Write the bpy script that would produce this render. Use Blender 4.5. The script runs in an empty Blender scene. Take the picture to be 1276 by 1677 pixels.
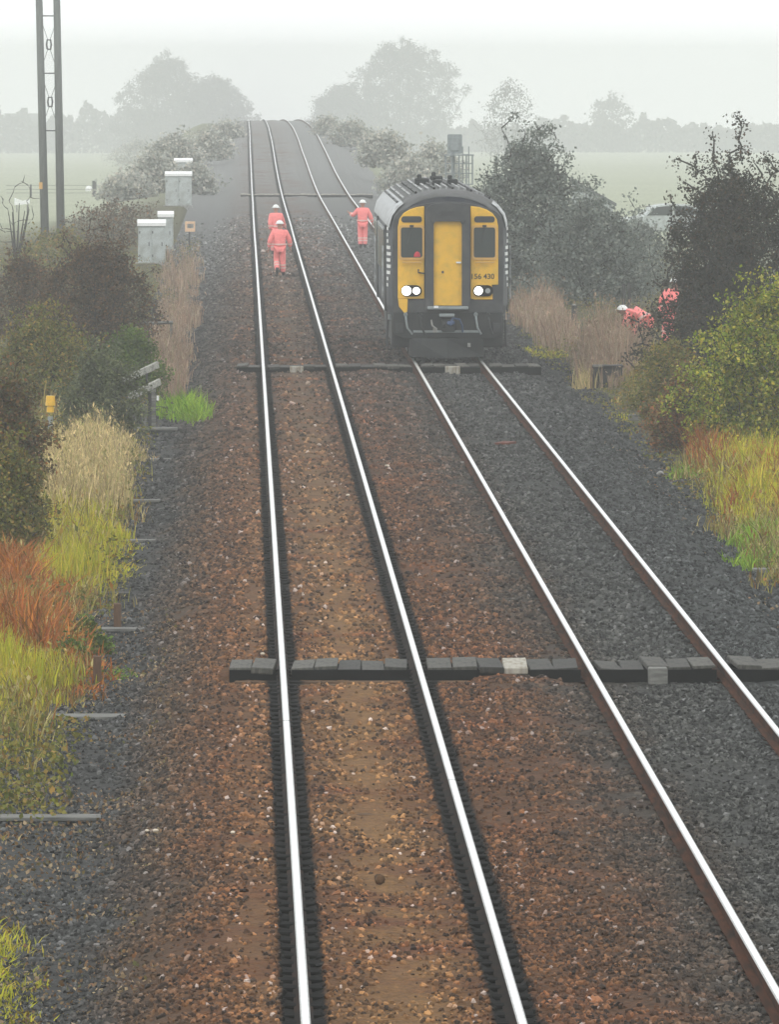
import bpy, bmesh, math, random
import numpy as np
from mathutils import Vector, Matrix

# ------------------------------------------------------------------ camera, world, sun, exposure
scene = bpy.context.scene
COL = scene.collection
random.seed(7)
rng = np.random.default_rng(7)

IMG_W, IMG_H = 1276.0, 1677.0
F_PX = 17000.0                      # focal length in photo pixels (a long telephoto)
VP = (399.0, 105.0)                 # where the straight track runs to
CAM_Z = 6.63                        # lens height above the rail tops (footbridge)
PITCH = math.atan((IMG_H / 2 - VP[1]) / F_PX)
YAW = math.atan((IMG_W / 2 - VP[0]) / F_PX * math.cos(PITCH))

cam_data = bpy.data.cameras.new('camera')
cam = bpy.data.objects.new('camera', cam_data)
COL.objects.link(cam)
cam.location = (0, 0, CAM_Z)
cam.rotation_euler = (math.pi / 2 - PITCH, 0, -YAW)
cam_data.sensor_fit = 'VERTICAL'
cam_data.sensor_height = 24.0
cam_data.lens = 24.0 * F_PX / IMG_H
cam_data.clip_start = 1.0
cam_data.clip_end = 8000.0
scene.camera = cam

SUN_EL, SUN_ROT = math.radians(48), math.radians(200)
world = bpy.data.worlds.new('World')
scene.world = world
world.use_nodes = True
wn, wl = world.node_tree.nodes, world.node_tree.links
for n in list(wn):
    wn.remove(n)
w_out = wn.new('ShaderNodeOutputWorld')
w_bg = wn.new('ShaderNodeBackground')
w_bg.inputs['Strength'].default_value = 0.15
w_sky = wn.new('ShaderNodeTexSky')
w_sky.sky_type = 'NISHITA'
w_sky.sun_disc = False
w_sky.sun_elevation = SUN_EL
w_sky.sun_rotation = SUN_ROT
w_sky.air_density = 1.0
w_sky.dust_density = 4.0
w_hs = wn.new('ShaderNodeHueSaturation')
w_hs.inputs['Saturation'].default_value = 0.10
w_mix = wn.new('ShaderNodeMixRGB')          # an overcast sky: the clear gradient mostly evened out
w_mix.inputs['Fac'].default_value = 0.85
w_mix.inputs['Color2'].default_value = (9.75, 9.95, 9.98, 1)
wl.new(w_sky.outputs['Color'], w_hs.inputs['Color'])
wl.new(w_hs.outputs['Color'], w_mix.inputs['Color1'])
wl.new(w_mix.outputs['Color'], w_bg.inputs['Color'])
wl.new(w_bg.outputs['Background'], w_out.inputs['Surface'])

sun_d = bpy.data.lights.new('sun', 'SUN')
sun_d.energy = 0.5
sun_d.angle = math.radians(25)
sun_d.color = (1.0, 0.97, 0.93)
sun = bpy.data.objects.new('sun', sun_d)
COL.objects.link(sun)
sun.rotation_euler = (math.pi / 2 - SUN_EL, 0, math.radians(-20))

scene.view_settings.view_transform = 'Standard'
scene.view_settings.look = 'None'
scene.view_settings.gamma = 1.0
scene.view_settings.exposure = 0.0
scene.view_settings.use_curve_mapping = False
scene.render.engine = 'CYCLES'
cy = scene.cycles
cy.max_bounces = 8
cy.diffuse_bounces = 2
cy.glossy_bounces = 2
cy.transmission_bounces = 2
cy.transparent_max_bounces = 8
cy.volume_bounces = 1
cy.use_denoising = True
cy.sample_clamp_indirect = 6.0

# ------------------------------------------------------------------ pixels to places
RX = Matrix.Rotation(-YAW, 3, 'Z') @ Matrix.Rotation(math.pi / 2 - PITCH, 3, 'X')
R_ = RX

def ray(px, py):
    v = R_ @ Vector(((px - IMG_W / 2) / F_PX, (IMG_H / 2 - py) / F_PX, -1.0))
    return v

def at_z(px, py, z=0.0):
    v = ray(px, py)
    t = (z - CAM_Z) / v.z
    return Vector((v.x * t, v.y * t, z))

def at_y(px, py, y):
    v = ray(px, py)
    t = y / v.y
    return Vector((v.x * t, y, CAM_Z + v.z * t))

def rise(y):                     # the line climbs gently beyond the workers, tops a crest and falls away
    t = np.clip((np.asarray(y, float) - 500.0) / 320.0, 0, 1)
    c = np.clip((np.asarray(y, float) - 840.0) / 1700.0, 0, 1)
    return 1.75 * t * t * (3 - 2 * t) - 17.0 * c * c * (3 - 2 * c)

CX = [-250, -14, -6, -3.2, -2.2, -1.55, -1.2, -0.8, -0.45, -0.2, 6.0, 6.3, 6.8, 7.3, 8.0, 9.5, 13, 250]
CZ = [-0.9, -0.75, -0.45, -0.40, -0.50, -0.52, -0.46, -0.30, -0.17, -0.13, -0.14, -0.19, -0.40, -0.54, -0.50, -0.30, -0.45, -0.9]

def side(x):                     # 0 on the railway, 1 out in the fields, which fall away where the line climbs
    t = np.clip((np.abs(np.asarray(x, float) - 2.8) - 6.6) / 6.0, 0, 1)
    return t * t * (3 - 2 * t)

def ground(x, y):
    k = side(x)
    y = np.asarray(y, float)
    dip = -0.0068 * np.maximum(0, np.minimum(y, 2600) - 460.0)
    return np.interp(x, CX, CZ) + rise(y) * (1 - k) + dip * k

def at_ground(px, py):
    z = -0.3
    for _ in range(12):
        p = at_z(px, py, z)
        if p.y < 5 or p.y > 3300:
            break
        z = float(ground(p.x, p.y))
    return p

def sc(p):                       # photo pixels per metre at a place
    return F_PX / p.y

# ------------------------------------------------------------------ objects and tags
def tag(o, label=None, cat=None, group=None, kind=None):
    if label: o['label'] = label
    if cat: o['category'] = cat
    if group: o['group'] = group
    if kind: o['kind'] = kind
    return o

def empty(name, loc=(0, 0, 0), rz=0.0, **kw):
    o = bpy.data.objects.new(name, None)
    o.empty_display_size = 0.2
    COL.objects.link(o)
    o.location = loc
    o.rotation_euler = (0, 0, rz)
    return tag(o, **kw)

def link(name, mesh, m=None, parent=None, loc=None, **kw):
    if m is not None and not mesh.materials:
        mesh.materials.append(m)
    o = bpy.data.objects.new(name, mesh)
    COL.objects.link(o)
    if parent is not None:
        o.parent = parent
    if loc is not None:
        o.location = loc
    return tag(o, **kw)

def copy_tree(o, parent=None):
    c = o.copy()
    COL.objects.link(c)
    if parent is not None:
        c.parent = parent
    for ch in list(o.children):
        copy_tree(ch, c)
    return c

class MB:
    """collects shapes, then links them as ONE mesh object"""
    def __init__(self):
        self.v, self.f, self.n = [], [], 0
    def add(self, verts, faces):
        verts = [tuple(map(float, v)) for v in verts]
        self.v += verts
        self.f += [tuple(i + self.n for i in f) for f in faces]
        self.n += len(verts)
        return self
    def box(self, c, s, rot=None):
        hx, hy, hz = s[0] / 2, s[1] / 2, s[2] / 2
        vs = [Vector((x, y, z)) for x in (-hx, hx) for y in (-hy, hy) for z in (-hz, hz)]
        if rot is not None:
            vs = [rot @ v for v in vs]
        vs = [v + Vector(c) for v in vs]
        return self.add(vs, [(0, 1, 3, 2), (4, 6, 7, 5), (0, 4, 5, 1), (2, 3, 7, 6), (0, 2, 6, 4), (1, 5, 7, 3)])
    def tube(self, pts, r, n=6, cap=True):
        pts = [Vector(p) for p in pts]
        rs = r if isinstance(r, (list, tuple)) else [r] * len(pts)
        rings, faces = [], []
        for i, p in enumerate(pts):
            d = (pts[min(i + 1, len(pts) - 1)] - pts[max(i - 1, 0)])
            d = d.normalized() if d.length > 1e-9 else Vector((0, 0, 1))
            a = d.cross(Vector((0, 1, 0))) if abs(d.y) < 0.9 else d.cross(Vector((1, 0, 0)))
            a.normalize()
            b = d.cross(a)
            for k in range(n):
                t = 2 * math.pi * k / n
                rings.append(p + (a * math.cos(t) + b * math.sin(t)) * rs[i])
        for i in range(len(pts) - 1):
            for k in range(n):
                k2 = (k + 1) % n
                faces.append((i * n + k, (i + 1) * n + k, (i + 1) * n + k2, i * n + k2))
        if cap:
            faces.append(tuple(range(n)))
            faces.append(tuple(reversed(range((len(pts) - 1) * n, len(pts) * n))))
        return self.add(rings, faces)
    def prism(self, poly, y0, y1):
        """a polygon in x,z extruded along y"""
        n = len(poly)
        vs = [(x, y0, z) for x, z in poly] + [(x, y1, z) for x, z in poly]
        fs = [tuple(range(n)), tuple(reversed(range(n, 2 * n)))]
        for i in range(n):
            j = (i + 1) % n
            fs.append((i, i + n, j + n, j))
        return self.add(vs, fs)
    def ring(self, outer, inner, y0, y1):
        n = len(outer)
        vs = [(x, y0, z) for x, z in outer] + [(x, y0, z) for x, z in inner] + \
             [(x, y1, z) for x, z in outer] + [(x, y1, z) for x, z in inner]
        fs = []
        for i in range(n):
            j = (i + 1) % n
            fs += [(i, j, n + j, n + i), (i, 2 * n + i, 2 * n + j, j), (n + i, n + j, 3 * n + j, 3 * n + i),
                   (2 * n + i, 3 * n + i, 3 * n + j, 2 * n + j)]
        return self.add(vs, fs)
    def dome(self, c, rx, ry, rz, n=12, m=5, lo=0.0):
        vs, fs = [], []
        for i in range(m):
            t = lo + (math.pi / 2 - lo) * i / m
            for k in range(n):
                a = 2 * math.pi * k / n
                vs.append((c[0] + rx * math.cos(t) * math.cos(a), c[1] + ry * math.cos(t) * math.sin(a), c[2] + rz * math.sin(t)))
        vs.append((c[0], c[1], c[2] + rz))
        for i in range(m - 1):
            for k in range(n):
                k2 = (k + 1) % n
                fs.append((i * n + k, i * n + k2, (i + 1) * n + k2, (i + 1) * n + k))
        for k in range(n):
            fs.append(((m - 1) * n + k, (m - 1) * n + (k + 1) % n, m * n))
        return self.add(vs, fs)
    def mesh(self, name, smooth=False, bevel=0.0):
        me = bpy.data.meshes.new(name)
        me.from_pydata(self.v, [], self.f)
        bm = bmesh.new()
        bm.from_mesh(me)
        bmesh.ops.recalc_face_normals(bm, faces=bm.faces)
        if bevel > 0:
            es = [e for e in bm.edges if len(e.link_faces) == 2 and e.calc_face_angle(0) > 0.6]
            bmesh.ops.bevel(bm, geom=es, offset=bevel, segments=1, affect='EDGES', clamp_overlap=True)
        if smooth:
            for f in bm.faces: f.smooth = True
        bm.to_mesh(me)
        bm.free()
        return me
    def build(self, name, m=None, parent=None, loc=None, smooth=False, bevel=0.0, **kw):
        return link(name, self.mesh(name, smooth, bevel), m, parent, loc, **kw)

def np_mesh(name, verts, quads=None, tris=None):
    me = bpy.data.meshes.new(name)
    verts = np.asarray(verts, np.float32)
    me.vertices.add(len(verts))
    me.vertices.foreach_set('co', verts.ravel())
    idx, starts, k = [], [], 0
    if quads is not None and len(quads):
        q = np.asarray(quads, np.int32)
        idx.append(q.ravel()); starts.append(np.arange(len(q)) * 4 + k); k += q.size
    if tris is not None and len(tris):
        t = np.asarray(tris, np.int32)
        idx.append(t.ravel()); starts.append(np.arange(len(t)) * 3 + k); k += t.size
    idx = np.concatenate(idx); starts = np.concatenate(starts)
    me.loops.add(len(idx))
    me.loops.foreach_set('vertex_index', idx.astype(np.int32))
    me.polygons.add(len(starts))
    me.polygons.foreach_set('loop_start', starts.astype(np.int32))
    me.update(calc_edges=True)
    me.validate()
    return me

_lat = rng.random((256, 256))
def vnoise(x, y):
    x = np.asarray(x, float); y = np.asarray(y, float)
    xi, yi = np.floor(x).astype(int), np.floor(y).astype(int)
    fx, fy = x - xi, y - yi
    fx = fx * fx * (3 - 2 * fx); fy = fy * fy * (3 - 2 * fy)
    g = lambda a, b: _lat[a % 256, b % 256]
    return ((g(xi, yi) * (1 - fx) + g(xi + 1, yi) * fx) * (1 - fy) + (g(xi, yi + 1) * (1 - fx) + g(xi + 1, yi + 1) * fx) * fy) - 0.5

# ------------------------------------------------------------------ materials
def new_mat(name):
    m = bpy.data.materials.new(name)
    m.use_nodes = True
    nt = m.node_tree
    b = nt.nodes['Principled BSDF']
    return m, nt.nodes, nt.links, b

def ramp(nodes, stops):
    r = nodes.new('ShaderNodeValToRGB')
    e = r.color_ramp.elements
    while len(e) > 1: e.remove(e[-1])
    e[0].position, e[0].color = stops[0][0], (*stops[0][1], 1)
    for p, c in stops[1:]:
        k = e.new(p); k.color = (*c, 1)
    return r

def mul(c, k): return tuple(min(1.0, v * k) for v in c)

def surf(name, color, rough=0.6, metal=0.0, var=0.25, scale=6.0, bump=0.0, stretch=(1, 1, 1), dirt=None, dirt_scale=1.5, spec=0.4, each=0.0):
    """one colour broken up by noise (grain, wear), an optional second dirt colour in patches"""
    m, N, L, b = new_mat(name)
    b.inputs['Roughness'].default_value = rough
    b.inputs['Metallic'].default_value = metal
    b.inputs['Specular IOR Level'].default_value = spec
    tc = N.new('ShaderNodeTexCoord')
    mp = N.new('ShaderNodeMapping')
    mp.inputs['Scale'].default_value = stretch
    L.new(tc.outputs['Object'], mp.inputs['Vector'])
    nz = N.new('ShaderNodeTexNoise')
    nz.inputs['Scale'].default_value = scale
    nz.inputs['Detail'].default_value = 5
    L.new(mp.outputs['Vector'], nz.inputs['Vector'])
    r = ramp(N, [(0.25, mul(color, 1 - var)), (0.5, color), (0.75, mul(color, 1 + var))])
    L.new(nz.outputs['Fac'], r.inputs['Fac'])
    out = r.outputs['Color']
    if dirt:
        n2 = N.new('ShaderNodeTexNoise')
        n2.inputs['Scale'].default_value = dirt_scale
        n2.inputs['Detail'].default_value = 6
        L.new(mp.outputs['Vector'], n2.inputs['Vector'])
        r2 = ramp(N, [(0.45, (0, 0, 0)), (0.68, (1, 1, 1))])
        L.new(n2.outputs['Fac'], r2.inputs['Fac'])
        mx = N.new('ShaderNodeMixRGB')
        mx.inputs['Color2'].default_value = (*dirt, 1)
        L.new(r2.outputs['Color'], mx.inputs['Fac'])
        L.new(out, mx.inputs['Color1'])
        out = mx.outputs['Color']
    if each:
        oi = N.new('ShaderNodeObjectInfo'); mr = N.new('ShaderNodeMapRange'); hv = N.new('ShaderNodeHueSaturation')
        mr.inputs[3].default_value = 1 - each; mr.inputs[4].default_value = 1 + each
        L.new(oi.outputs['Random'], mr.inputs[0]); L.new(mr.outputs[0], hv.inputs['Value']); L.new(out, hv.inputs['Color'])
        out = hv.outputs['Color']
    L.new(out, b.inputs['Base Color'])
    if bump:
        bp = N.new('ShaderNodeBump')
        bp.inputs['Strength'].default_value = bump
        bp.inputs['Distance'].default_value = 0.02
        L.new(nz.outputs['Fac'], bp.inputs['Height'])
        L.new(bp.outputs['Normal'], b.inputs['Normal'])
    return m

def leafy(name, cols, rough=0.6, trans=0.25):
    """each leaf or blade takes one of the colours"""
    m, N, L, b = new_mat(name)
    g = N.new('ShaderNodeNewGeometry')
    st = [(i / max(1, len(cols) - 1), c) for i, c in enumerate(cols)]
    r = ramp(N, st)
    r.color_ramp.interpolation = 'LINEAR'
    L.new(g.outputs['Random Per Island'], r.inputs['Fac'])
    nz = N.new('ShaderNodeTexNoise')
    nz.inputs['Scale'].default_value = 2.2
    L.new(g.outputs['Position'], nz.inputs['Vector'])
    hs = N.new('ShaderNodeHueSaturation')
    mr = N.new('ShaderNodeMapRange')
    mr.inputs['From Min'].default_value = 0.3; mr.inputs['From Max'].default_value = 0.7
    mr.inputs['To Min'].default_value = 0.65; mr.inputs['To Max'].default_value = 1.35
    L.new(nz.outputs['Fac'], mr.inputs['Value'])
    L.new(mr.outputs['Result'], hs.inputs['Value'])
    L.new(r.outputs['Color'], hs.inputs['Color'])
    b.inputs['Roughness'].default_value = rough
    b.inputs['Specular IOR Level'].default_value = 0.25
    L.new(hs.outputs['Color'], b.inputs['Base Color'])
    tr = N.new('ShaderNodeBsdfTranslucent')
    L.new(hs.outputs['Color'], tr.inputs['Color'])
    mx = N.new('ShaderNodeMixShader')
    mx.inputs['Fac'].default_value = trans
    out = N['Material Output']
    L.new(b.outputs['BSDF'], mx.inputs[1]); L.new(tr.outputs['BSDF'], mx.inputs[2])
    L.new(mx.outputs['Shader'], out.inputs['Surface'])
    return m

def emit(name, col, strength):
    m, N, L, b = new_mat(name)
    b.inputs['Base Color'].default_value = (*col, 1)
    b.inputs['Emission Color'].default_value = (*col, 1)
    b.inputs['Emission Strength'].default_value = strength
    return m

RAIL_X = [0.426, 1.929, 3.816, 5.319]

def ballast_mat(name, stone):
    """colour follows where on the formation it lies: cinders, rusty ballast, dusty four-foot, grey ballast"""
    m, N, L, b = new_mat(name)
    g = N.new('ShaderNodeNewGeometry')
    sx = N.new('ShaderNodeSeparateXYZ')
    L.new(g.outputs['Position'], sx.inputs['Vector'])
    def noise(scale, detail=4, rough=0.6, vec=None):
        n = N.new('ShaderNodeTexNoise')
        n.inputs['Scale'].default_value = scale
        n.inputs['Detail'].default_value = detail
        n.inputs['Roughness'].default_value = rough
        L.new(vec or g.outputs['Position'], n.inputs['Vector'])
        return n
    def math_(op, a, c=None, clamp=False):
        k = N.new('ShaderNodeMath'); k.operation = op; k.use_clamp = clamp
        for i, q in enumerate((a, c)):
            if q is None: continue
            if isinstance(q, (int, float)): k.inputs[i].default_value = q
            else: L.new(q, k.inputs[i])
        return k.outputs[0]
    def maprange(v, a, b_, c=0.0, d=1.0):
        k = N.new('ShaderNodeMapRange')
        for i, q in zip((1, 2, 3, 4), (a, b_, c, d)): k.inputs[i].default_value = q
        L.new(v, k.inputs[0])
        return k.outputs[0]
    mpn = N.new('ShaderNodeMapping')
    mpn.inputs['Scale'].default_value = (1, 0.25, 1)
    L.new(g.outputs['Position'], mpn.inputs['Vector'])
    n1 = noise(1.1, 5, 0.65, mpn.outputs['Vector'])
    xj = math_('ADD', sx.outputs['X'], math_('MULTIPLY', math_('SUBTRACT', n1.outputs['Fac'], 0.5), 1.3))
    fx = maprange(xj, -3.0, 9.0)
    P = lambda x: (x + 3.0) / 12.0
    st = [(P(-2.9), (0.057, 0.059, 0.056)), (P(-1.35), (0.048, 0.048, 0.046)), (P(-.75), (0.083, 0.048, 0.026)), (P(-.2), (0.125, 0.056, 0.022)),
          (P(.15), (0.188, 0.094, 0.039)), (P(.6), (0.147, 0.069, 0.027)), (P(1.18), (0.250, 0.135, 0.053)), (P(1.75), (0.138, 0.064, 0.025)),
          (P(2.3), (0.112, 0.048, 0.018)), (P(2.9), (0.094, 0.046, 0.021)), (P(3.5), (0.062, 0.046, 0.034)), (P(4.3), (0.055, 0.055, 0.050)),
          (P(5.6), (0.046, 0.049, 0.048)), (P(6.6), (0.037, 0.041, 0.041))]
    r = ramp(N, st)
    L.new(fx, r.inputs['Fac'])
    # haze painted in: farther on the formation fades from brown to grey
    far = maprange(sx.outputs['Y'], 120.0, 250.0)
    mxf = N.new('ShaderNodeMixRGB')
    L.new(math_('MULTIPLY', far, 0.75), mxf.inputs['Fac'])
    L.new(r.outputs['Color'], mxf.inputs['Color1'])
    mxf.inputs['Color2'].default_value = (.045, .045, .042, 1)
    mxp = N.new('ShaderNodeMixRGB')                       # haze painted in: ballast pales with distance up the climb
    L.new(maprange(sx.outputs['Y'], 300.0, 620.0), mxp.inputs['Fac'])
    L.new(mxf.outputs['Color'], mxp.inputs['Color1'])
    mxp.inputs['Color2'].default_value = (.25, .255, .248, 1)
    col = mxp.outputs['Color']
    # patches of rust dust
    n2 = noise(0.55, 4)
    mxr = N.new('ShaderNodeMixRGB')
    inner = math_('MULTIPLY', maprange(sx.outputs['X'], -.8, 0.1), maprange(sx.outputs['X'], 4.2, 2.4))
    L.new(math_('MULTIPLY', maprange(n2.outputs['Fac'], .48, .7), inner), mxr.inputs['Fac'])
    L.new(col, mxr.inputs['Color1'])
    mxr.inputs['Color2'].default_value = (.155, .060, .024, 1)
    col = mxr.outputs['Color']
    # oil and trench shade painted near-black beside the rails of the first track
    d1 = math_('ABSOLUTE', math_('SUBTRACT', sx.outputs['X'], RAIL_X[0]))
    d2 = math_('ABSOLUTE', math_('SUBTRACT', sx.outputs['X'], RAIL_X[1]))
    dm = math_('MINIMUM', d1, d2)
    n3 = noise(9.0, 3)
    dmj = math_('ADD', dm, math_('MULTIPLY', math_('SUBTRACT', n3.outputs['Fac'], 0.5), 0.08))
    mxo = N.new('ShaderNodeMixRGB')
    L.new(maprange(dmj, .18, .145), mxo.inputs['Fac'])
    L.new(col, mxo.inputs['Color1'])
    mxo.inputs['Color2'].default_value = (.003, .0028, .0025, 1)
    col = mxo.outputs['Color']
    hs = N.new('ShaderNodeHueSaturation')
    sat = N.new('ShaderNodeHueSaturation'); sat.inputs['Saturation'].default_value = 1.06
    L.new(col, sat.inputs['Color']); L.new(sat.outputs['Color'], hs.inputs['Color'])
    if stone:
        oi = N.new('ShaderNodeObjectInfo')
        rv = ramp(N, [(0.0, (.12,) * 3), (0.35, (.55,) * 3), (0.7, (1.2,) * 3), (0.94, (2.2,) * 3), (0.99, (3.0,) * 3), (1.0, (4.2,) * 3)])
        # ramp colours above 1 are kept
        L.new(oi.outputs['Random'], rv.inputs['Fac'])
        L.new(rv.outputs['Color'], hs.inputs['Value'])
        sr = maprange(oi.outputs['Random'], 0.97, 0.992, 0.95, 0.35)
        L.new(sr, hs.inputs['Saturation'])
        b.inputs['Roughness'].default_value = 0.75
        b.inputs['Specular IOR Level'].default_value = 0.35
        n5 = noise(60.0, 2)
    else:
        vo = N.new('ShaderNodeTexVoronoi')
        vo.inputs['Scale'].default_value = 16.0
        L.new(g.outputs['Position'], vo.inputs['Vector'])
        n5 = noise(30.0, 4)
        val = math_('ADD', math_('MULTIPLY', maprange(n5.outputs['Fac'], .3, .7, .25, 1.2), 0.6), math_('MULTIPLY', maprange(vo.outputs['Color'], 0, 1, .2, 1.2), 0.4))
        L.new(val, hs.inputs['Value'])
        hs.inputs['Saturation'].default_value = 1.0
        b.inputs['Roughness'].default_value = 0.9
        b.inputs['Specular IOR Level'].default_value = 0.2
        bp = N.new('ShaderNodeBump')
        bp.inputs['Strength'].default_value = 1.0
        bp.inputs['Distance'].default_value = 0.03
        L.new(math_('ADD', math_('MULTIPLY', vo.outputs['Distance'], -1.0), n5.outputs['Fac']), bp.inputs['Height'])
        L.new(bp.outputs['Normal'], b.inputs['Normal'])
    L.new(hs.outputs['Color'], b.inputs['Base Color'])
    return m

M = {}
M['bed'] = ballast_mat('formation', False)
M['stone'] = ballast_mat('ballast_stone', True)
M['rail_head'] = surf('polished_rail', (.80, .81, .81), rough=.34, metal=1.0, var=.16, scale=2.5, stretch=(60, .25, 1))
M['rail_rust'] = surf('rusty_rail', (.070, .024, .010), rough=.95, var=.5, scale=5, dirt=(.018, .010, .006), dirt_scale=2.5, spec=.1, stretch=(8, .6, 4))
M['sleeper'] = surf('old_sleeper', (.075, .045, .026), rough=.95, var=.4, scale=10, bump=.4, dirt=(.15, .085, .042), dirt_scale=3, spec=.1)
def oil_shade_sleeper(m):
    """oil and trench shade painted into the sleeper where it passes under each rail"""
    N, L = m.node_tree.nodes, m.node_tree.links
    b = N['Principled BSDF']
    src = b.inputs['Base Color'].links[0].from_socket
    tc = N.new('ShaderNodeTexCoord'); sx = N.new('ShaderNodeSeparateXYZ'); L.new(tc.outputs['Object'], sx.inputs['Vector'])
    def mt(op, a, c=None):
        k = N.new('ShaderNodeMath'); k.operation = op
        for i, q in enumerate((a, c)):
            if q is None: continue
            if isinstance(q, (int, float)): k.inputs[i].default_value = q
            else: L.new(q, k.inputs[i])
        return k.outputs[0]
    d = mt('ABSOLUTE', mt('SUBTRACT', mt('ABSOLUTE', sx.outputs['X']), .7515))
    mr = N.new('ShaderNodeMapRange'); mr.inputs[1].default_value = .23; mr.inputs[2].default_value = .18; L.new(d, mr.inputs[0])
    mx = N.new('ShaderNodeMixRGB'); mx.inputs['Color2'].default_value = (.003, .003, .0028, 1)  # near-black for oil and the painted shade of the rail trench
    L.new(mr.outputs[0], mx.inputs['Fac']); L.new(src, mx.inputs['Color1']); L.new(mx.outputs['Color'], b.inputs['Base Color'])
oil_shade_sleeper(M['sleeper'])
M['timber'] = surf('weathered_timber', (.062, .060, .050), rough=.85, var=.5, scale=14, bump=.5, stretch=(4, .6, 1), dirt=(.022, .021, .018), dirt_scale=4, each=.55)
M['timber_pale'] = surf('pale_timber', (.36, .34, .29), rough=.85, var=.3, scale=10, stretch=(4, .6, 1), dirt=(.2, .17, .12), dirt_scale=5)
M['tar'] = surf('tarred_timber', (.005, .005, .005), rough=.95, var=.4, scale=8, spec=.05)
M['rail_oily'] = surf('oily_rail_side', (.012, .008, .006), rough=.9, var=.5, scale=8, dirt=(.03, .015, .009), spec=.1)
M['concrete'] = surf('pale_concrete', (.30, .30, .28), rough=.9, var=.35, scale=18, bump=.3, dirt=(.12, .11, .1), dirt_scale=6)
M['greywood'] = surf('grey_bleached_wood', (.17, .17, .155), rough=.9, var=.45, scale=9, stretch=(.5, 3, 3), bump=.4, dirt=(.075, .075, .07), dirt_scale=4)
M['darkwood'] = surf('dark_wet_wood', (.03, .031, .03), rough=.85, var=.4, scale=9, dirt=(.07, .07, .065), dirt_scale=3)
M['stake'] = surf('brown_stake', (.10, .055, .030), rough=.9, var=.35, scale=14, stretch=(3, 3, .5))
M['pole'] = surf('pole_wood', (.125, .135, .128), rough=.85, var=.3, scale=4, stretch=(6, 6, .4), bump=.3)
M['iron'] = surf('dark_iron', (.03, .032, .034), rough=.6, var=.3, scale=8)
M['galv'] = surf('grey_steel', (.24, .27, .275), rough=.5, metal=.2, var=.2, scale=8)
M['cabinet'] = surf('grey_cabinet_paint', (.42, .46, .45), rough=.55, var=.12, scale=5, dirt=(.28, .30, .28), dirt_scale=3)
M['white'] = surf('white_paint', (.82, .83, .82), rough=.5, var=.05, scale=5)
M['sign'] = surf('orange_sign_face', (.72, .48, .30), rough=.6, var=.08, scale=8)
M['yellow'] = surf('cab_yellow', (.80, .46, .035), rough=.35, var=.07, scale=3, dirt=(.66, .40, .04), dirt_scale=5)
M['yellow_trim'] = surf('yellow_trim', (.62, .36, .10), rough=.4, var=.06)
M['mask'] = surf('cab_dark_grey', (.040, .043, .046), rough=.5, var=.15, scale=6, dirt=(.065, .066, .066), dirt_scale=3)
M['blue'] = surf('dark_blue_bodyside', (.022, .028, .042), rough=.55, var=.2, scale=4, dirt=(.05, .052, .055), dirt_scale=2)
M['roof'] = surf('grey_roof', (.075, .078, .078), rough=.7, var=.3, scale=5, dirt=(.04, .04, .038), dirt_scale=2)
M['cantrail'] = surf('pale_cantrail', (.40, .42, .43), rough=.45, var=.3, scale=9, dirt=(.12, .12, .12), dirt_scale=5)  # paleness paints in the bright reflection along the shoulders
M['rib'] = surf('roof_rib_metal', (.30, .31, .31), rough=.5, var=.25, scale=6, dirt=(.08, .08, .08), dirt_scale=3)
M['under'] = surf('underframe_black', (.010, .013, .014), rough=.6, var=.4, scale=4, dirt=(.022, .024, .024), dirt_scale=3)
M['bluehose'] = surf('blue_hose', (.03, .06, .14), rough=.45)
M['glass'] = surf('dark_windscreen', (.022, .032, .030), rough=.16, var=.1, spec=.6)
M['print'] = surf('dark_lettering', (.035, .03, .012), rough=.6, var=.1)
M['red'] = surf('red_paint', (.55, .03, .05), rough=.5, var=.1)
M['hivis'] = surf('orange_hi_vis', (.95, .25, .24), rough=.8, var=.12, scale=14, bump=.2)
M['tape'] = surf('reflective_tape', (.80, .50, .46), rough=.4, var=.05)
M['skin'] = surf('skin', (.42, .22, .16), rough=.6, var=.08)
M['boot'] = surf('black_boot', (.015, .014, .014), rough=.6)
M['twig'] = surf('bare_twig', (.030, .026, .022), rough=.9, var=.4, scale=10)
M['twig_pale'] = surf('pale_twig', (.09, .085, .075), rough=.9, var=.3, scale=10)
M['lamp'] = emit('headlamp_lit', (1.0, .97, .86), 7.0)
M['lamp_off'] = surf('headlamp_unlit', (.28, .30, .30), rough=.25)

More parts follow.
